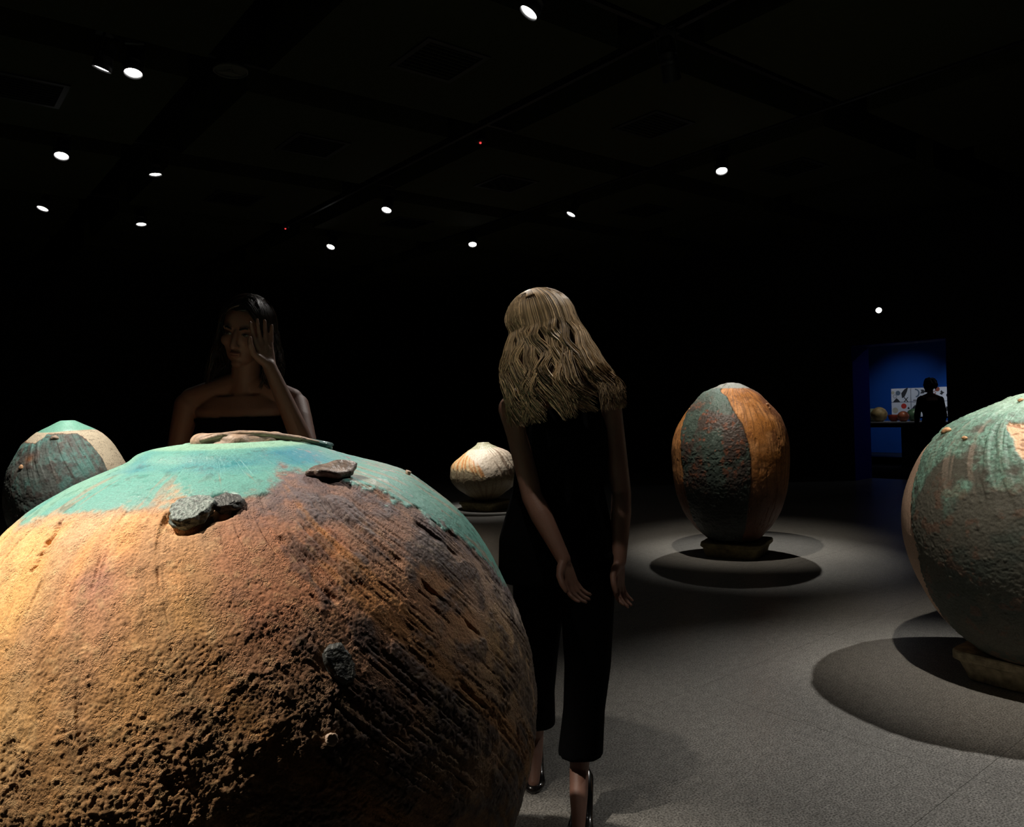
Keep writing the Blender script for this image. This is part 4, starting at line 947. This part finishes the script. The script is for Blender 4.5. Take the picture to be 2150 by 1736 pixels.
def build_person(name, org, J, label, hairspec, vox=.0048, shoes=True, group=None, faceit=True):
    """J: joints in metres, x = photographer's right, y = away from the photographer, relative to org (floor point)"""
    a = W(org[0], org[1]); root = empty(name, (a[0], a[1], 0), label, 'person', group, VIEW_ROT)
    V = lambda k: Vector(J[k]); yaw = J.get('yaw', 0); s = J.get('scale', 1)
    b = bmesh.new()
    pel, ch, nk = V('pelvis'), V('chest'), V('neck'); sl, sr = V('shl'), V('shr'); hd = V('head'); Rh = rot(*J['head_rot'])
    sp = ch.lerp(pel, .55); sh_mid = (sl+sr)/2; sw = (sl-sr).length/2
    syaw = math.atan2(sr.y-sl.y, sr.x-sl.x)
    torso = [(pel+Vector((0, 0, -.11)), .10*s, .09*s, yaw), (pel+Vector((0, 0, -.04)), .155*s, .112*s, yaw), (pel+Vector((0, 0, .04)), .15*s, .105*s, yaw), (sp, .115*s, .085*s, yaw),
             (ch+Vector((0, 0, -.06)), .135*s, .10*s, (yaw+syaw)/2), (ch+Vector((0, 0, .03)), .145*s, .105*s, syaw), (sh_mid+Vector((0, 0, -.035)), sw*.86, .075*s, syaw), (sh_mid+Vector((0, 0, .015)), sw*.6, .055*s, syaw)]
    loft(b, torso)
    chain(b, [sl.lerp(nk, .08), sl.lerp(nk, .8)+Vector((0, 0, .0))], [.040*s, .045*s]); chain(b, [sr.lerp(nk, .08), sr.lerp(nk, .8)], [.040*s, .045*s])
    chain(b, [sh_mid+Vector((0, .01, -.02)), nk, hd+Rh @ Vector((0, .015, -.06))], [.062*s, .052*s, .048*s])
    head_parts(b, hd, Rh, s)
    for q, S in (('l', sl), ('r', sr)):
        el, wr = V('el'+q), V('wr'+q)
        chain(b, [S+Vector((0, 0, -.02)), S.lerp(el, .35), el, el.lerp(wr, .3), wr], [.047*s, .041*s, .034*s, .036*s, .023*s])
        hand_parts(b, wr, J['hd'+q], J['hs'+q], s, J.get('curl', .45), J.get('ht'+q, 1))
        hp, kn, an, to = V('hip'+q), V('kn'+q), V('an'+q), V('toe'+q)
        chain(b, [hp, hp.lerp(kn, .4), kn, kn.lerp(an, .3), an], [.085*s, .072*s, .052*s, .050*s, .032*s])
        heel = Vector(J['heel'+q]) if shoes else Vector((an.x, an.y+.03, .035))
        f = to-an
        chain(b, [an, an+Vector((0, 0, -.02))+Vector((f.x, f.y, 0))*.35+Vector((0, 0, f.z*.35+.02)), to+Vector((-f.x*.22, -f.y*.22, .026))], [.033*s, .031*s, .021*s])
    J2 = None
    link('body', remesh(b, vox, 3), M['skin'], root)
    if faceit: face_details(root, hd, Rh, s)
    # top
    b = bmesh.new(); fl_ = J.get('flare', .02); g = .014; dx = Vector(J.get('top_shift', (0, 0, 0)))
    tz = J.get('neckline', .0)
    tt = [(pel+Vector((0, 0, -.16))+dx, .175*s+fl_, .135*s+fl_*.5, yaw), (pel+Vector((0, 0, -.02))+dx, .168*s+fl_, .125*s+fl_*.5, yaw), (sp+dx*.6, .135*s+fl_*.8, .105*s+fl_*.3, yaw),
          (ch+Vector((0, 0, -.06)), .152*s+fl_*.3, .122*s, (yaw+syaw)/2), (ch+Vector((0, 0, .03)), .158*s, .120*s, syaw), (sh_mid+Vector((0, 0, -.055)), sw*.90, .092*s, syaw), (sh_mid+Vector((0, 0, -.03+tz)), sw*.80, .080*s, syaw)]
    loft(b, tt)
    for S in (sl, sr):
        if not J.get('strapless'): chain(b, [S.lerp(sh_mid, .30)+Vector((0, -.055, -.05)), S.lerp(sh_mid, .32)+Vector((0, -.01, .035)), S.lerp(sh_mid, .30)+Vector((0, .055, -.04))], [.022, .020, .022])
    if J.get('sleeves'):
        for q, S in (('l', sl), ('r', sr)): chain(b, [S+Vector((0, 0, -.015)), V('el'+q), V('el'+q).lerp(V('wr'+q), .85)], [.060*s, .052*s, .040*s])
    link('top', remesh(b, .008, 5), M['cloth'], root)
    # trousers
    b = bmesh.new(); w0 = J.get('hem', .075)
    loft(b, [(pel+Vector((0, 0, -.13)), .13*s, .11*s, yaw), (pel+Vector((0, 0, -.06)), .168*s, .125*s, yaw), (pel+Vector((0, 0, .06)), .155*s, .115*s, yaw)])
    for q in 'lr':
        hp, kn, an = V('hip'+q), V('kn'+q), V('an'+q); hem = kn.lerp(an, J.get('hemt', .82))
        loft(b, [(hem, w0, w0*1.05, 0), (kn.lerp(hem, .5), w0*.92, w0, 0), (kn, .078*s, .082*s, 0), (hp.lerp(kn, .45), .092*s, .094*s, 0), (hp, .102*s, .105*s, 0)])
    link('trousers', remesh(b, .009, 4), M['cloth'], root)
    if shoes:
        for q in 'lr': heel_shoe(root, J['an'+q], J['toe'+q], J['heel'+q])
    hair(root, hd, Rh, **hairspec)
    return root

# blonde woman to the right of the huge vase (photographer-frame metres; org under her)
O = (.17, 2.60)
def q_(x, y, z): return (x-O[0], y-O[1], z)
J = dict(yaw=0, scale=.97, pelvis=q_(.165, 2.62, .93), chest=q_(.165, 2.62, 1.24), neck=q_(.135, 2.62, 1.43), head=q_(.095, 2.58, 1.590), head_rot=(math.radians(-118), math.radians(14), math.radians(4)),
 shl=q_(.0, 2.60, 1.365), shr=q_(.325, 2.62, 1.355), ell=q_(.055, 2.50, 1.06), wrl=q_(.145, 2.40, .875), elr=q_(.360, 2.62, 1.05), wrr=q_(.335, 2.54, .835),
 hdl=(.25, -.25, -1), hsl=(-.6, -.8, 0), hdr=(-.10, -.15, -1), hsr=(-.55, -.8, 0), htl=-1, htr=-1, curl=.42,
 hipl=q_(.085, 2.66, .86), knl=q_(.055, 2.68, .49), anl=q_(.045, 2.84, .145), toel=q_(.03, 2.70, .0), heell=q_(.045, 2.90, 0),
 hipr=q_(.235, 2.60, .86), knr=q_(.220, 2.54, .50), anr=q_(.182, 2.555, .150), toer=q_(.160, 2.385, 0), heelr=q_(.205, 2.60, 0),
 flare=.03, top_shift=(-.03, 0, 0), hem=.074, hemt=.84, neckline=.01)
build_person('person', O, J, 'person with long blonde hair in black clothes, standing to the right of the huge vase',
   dict(length=.31, mt='blonde', n=3000, fall=(.07, -.04), spread=.075, wave=.024, open_face=58, seed=4, rs=.0019, s=1.06))
# dark-haired woman behind the huge vase
O = (-.95, 2.80)
J = dict(yaw=0, scale=.98, pelvis=q_(-.96, 2.84, .95), chest=q_(-.97, 2.82, 1.27), neck=q_(-.955, 2.80, 1.475), head=q_(-.925, 2.74, 1.64), head_rot=(math.radians(-3), math.radians(10), math.radians(9)),
 shl=q_(-1.165, 2.80, 1.415), shr=q_(-.775, 2.80, 1.40), ell=q_(-1.235, 2.80, 1.11), wrl=q_(-1.20, 2.70, .88), elr=q_(-.69, 2.64, 1.20), wrr=q_(-.805, 2.60, 1.515),
 hdl=(.1, -.2, -1), hsl=(.4, -.9, 0), hdr=(-.22, .02, 1), hsr=(-.6, -.8, 0), htl=1, htr=1, curl=.06,
 hipl=q_(-1.04, 2.84, .88), knl=q_(-1.05, 2.80, .50), anl=q_(-1.05, 2.86, .145), toel=q_(-1.06, 2.70, 0), heell=q_(-1.05, 2.91, 0),
 hipr=q_(-.88, 2.84, .88), knr=q_(-.87, 2.80, .50), anr=q_(-.87, 2.86, .145), toer=q_(-.86, 2.70, 0), heelr=q_(-.87, 2.91, 0),
 flare=.0, strapless=True, neckline=-.035, hem=.07)
build_person('person', O, J, 'person with dark hair and one raised hand, standing behind the huge vase',
   dict(length=.20, mt='brunette', n=1000, fall=(-.03, .03), spread=.03, wave=.012, open_face=58, seed=9, rs=.0022))
# visitor in the blue room, back turned
px_, py_ = 7.02, 13.0
O = (px_, py_)
k = .93
J = dict(yaw=math.radians(8), scale=.93, pelvis=q_(7.02, 13.0, .88), chest=q_(7.0, 13.0, 1.13), neck=q_(6.995, 13.0, 1.33), head=q_(7.0, 13.03, 1.465), head_rot=(math.radians(195), math.radians(-8), 0),
 shl=q_(6.83, 13.0, 1.27), shr=q_(7.17, 13.02, 1.26), ell=q_(6.79, 13.05, 1.0), wrl=q_(6.86, 13.2, .85), elr=q_(7.215, 13.0, .98), wrr=q_(7.22, 13.1, .75),
 hdl=(.5, .3, -.8), hsl=(0, 1, 0), hdr=(0, .2, -1), hsr=(0, 1, 0), htl=1, htr=-1, curl=.4,
 hipl=q_(6.95, 13.0, .8), knl=q_(6.94, 12.98, .45), anl=q_(6.94, 13.0, .09), toel=q_(6.93, 13.15, 0), heell=q_(6.94, 12.95, 0),
 hipr=q_(7.09, 13.0, .8), knr=q_(7.1, 12.98, .45), anr=q_(7.1, 13.0, .09), toer=q_(7.12, 13.15, 0), heelr=q_(7.1, 12.95, 0), sleeves=True, flare=.02, hem=.08, hemt=.95)
build_person('person', O, J, 'person in black seen from behind, silhouetted against the white board in the blue room',
   dict(length=.02, mt='brunette', n=900, spread=.004, wave=.03, open_face=50, seed=13, rs=.003, s=.95, curly=True), vox=.009, faceit=False)
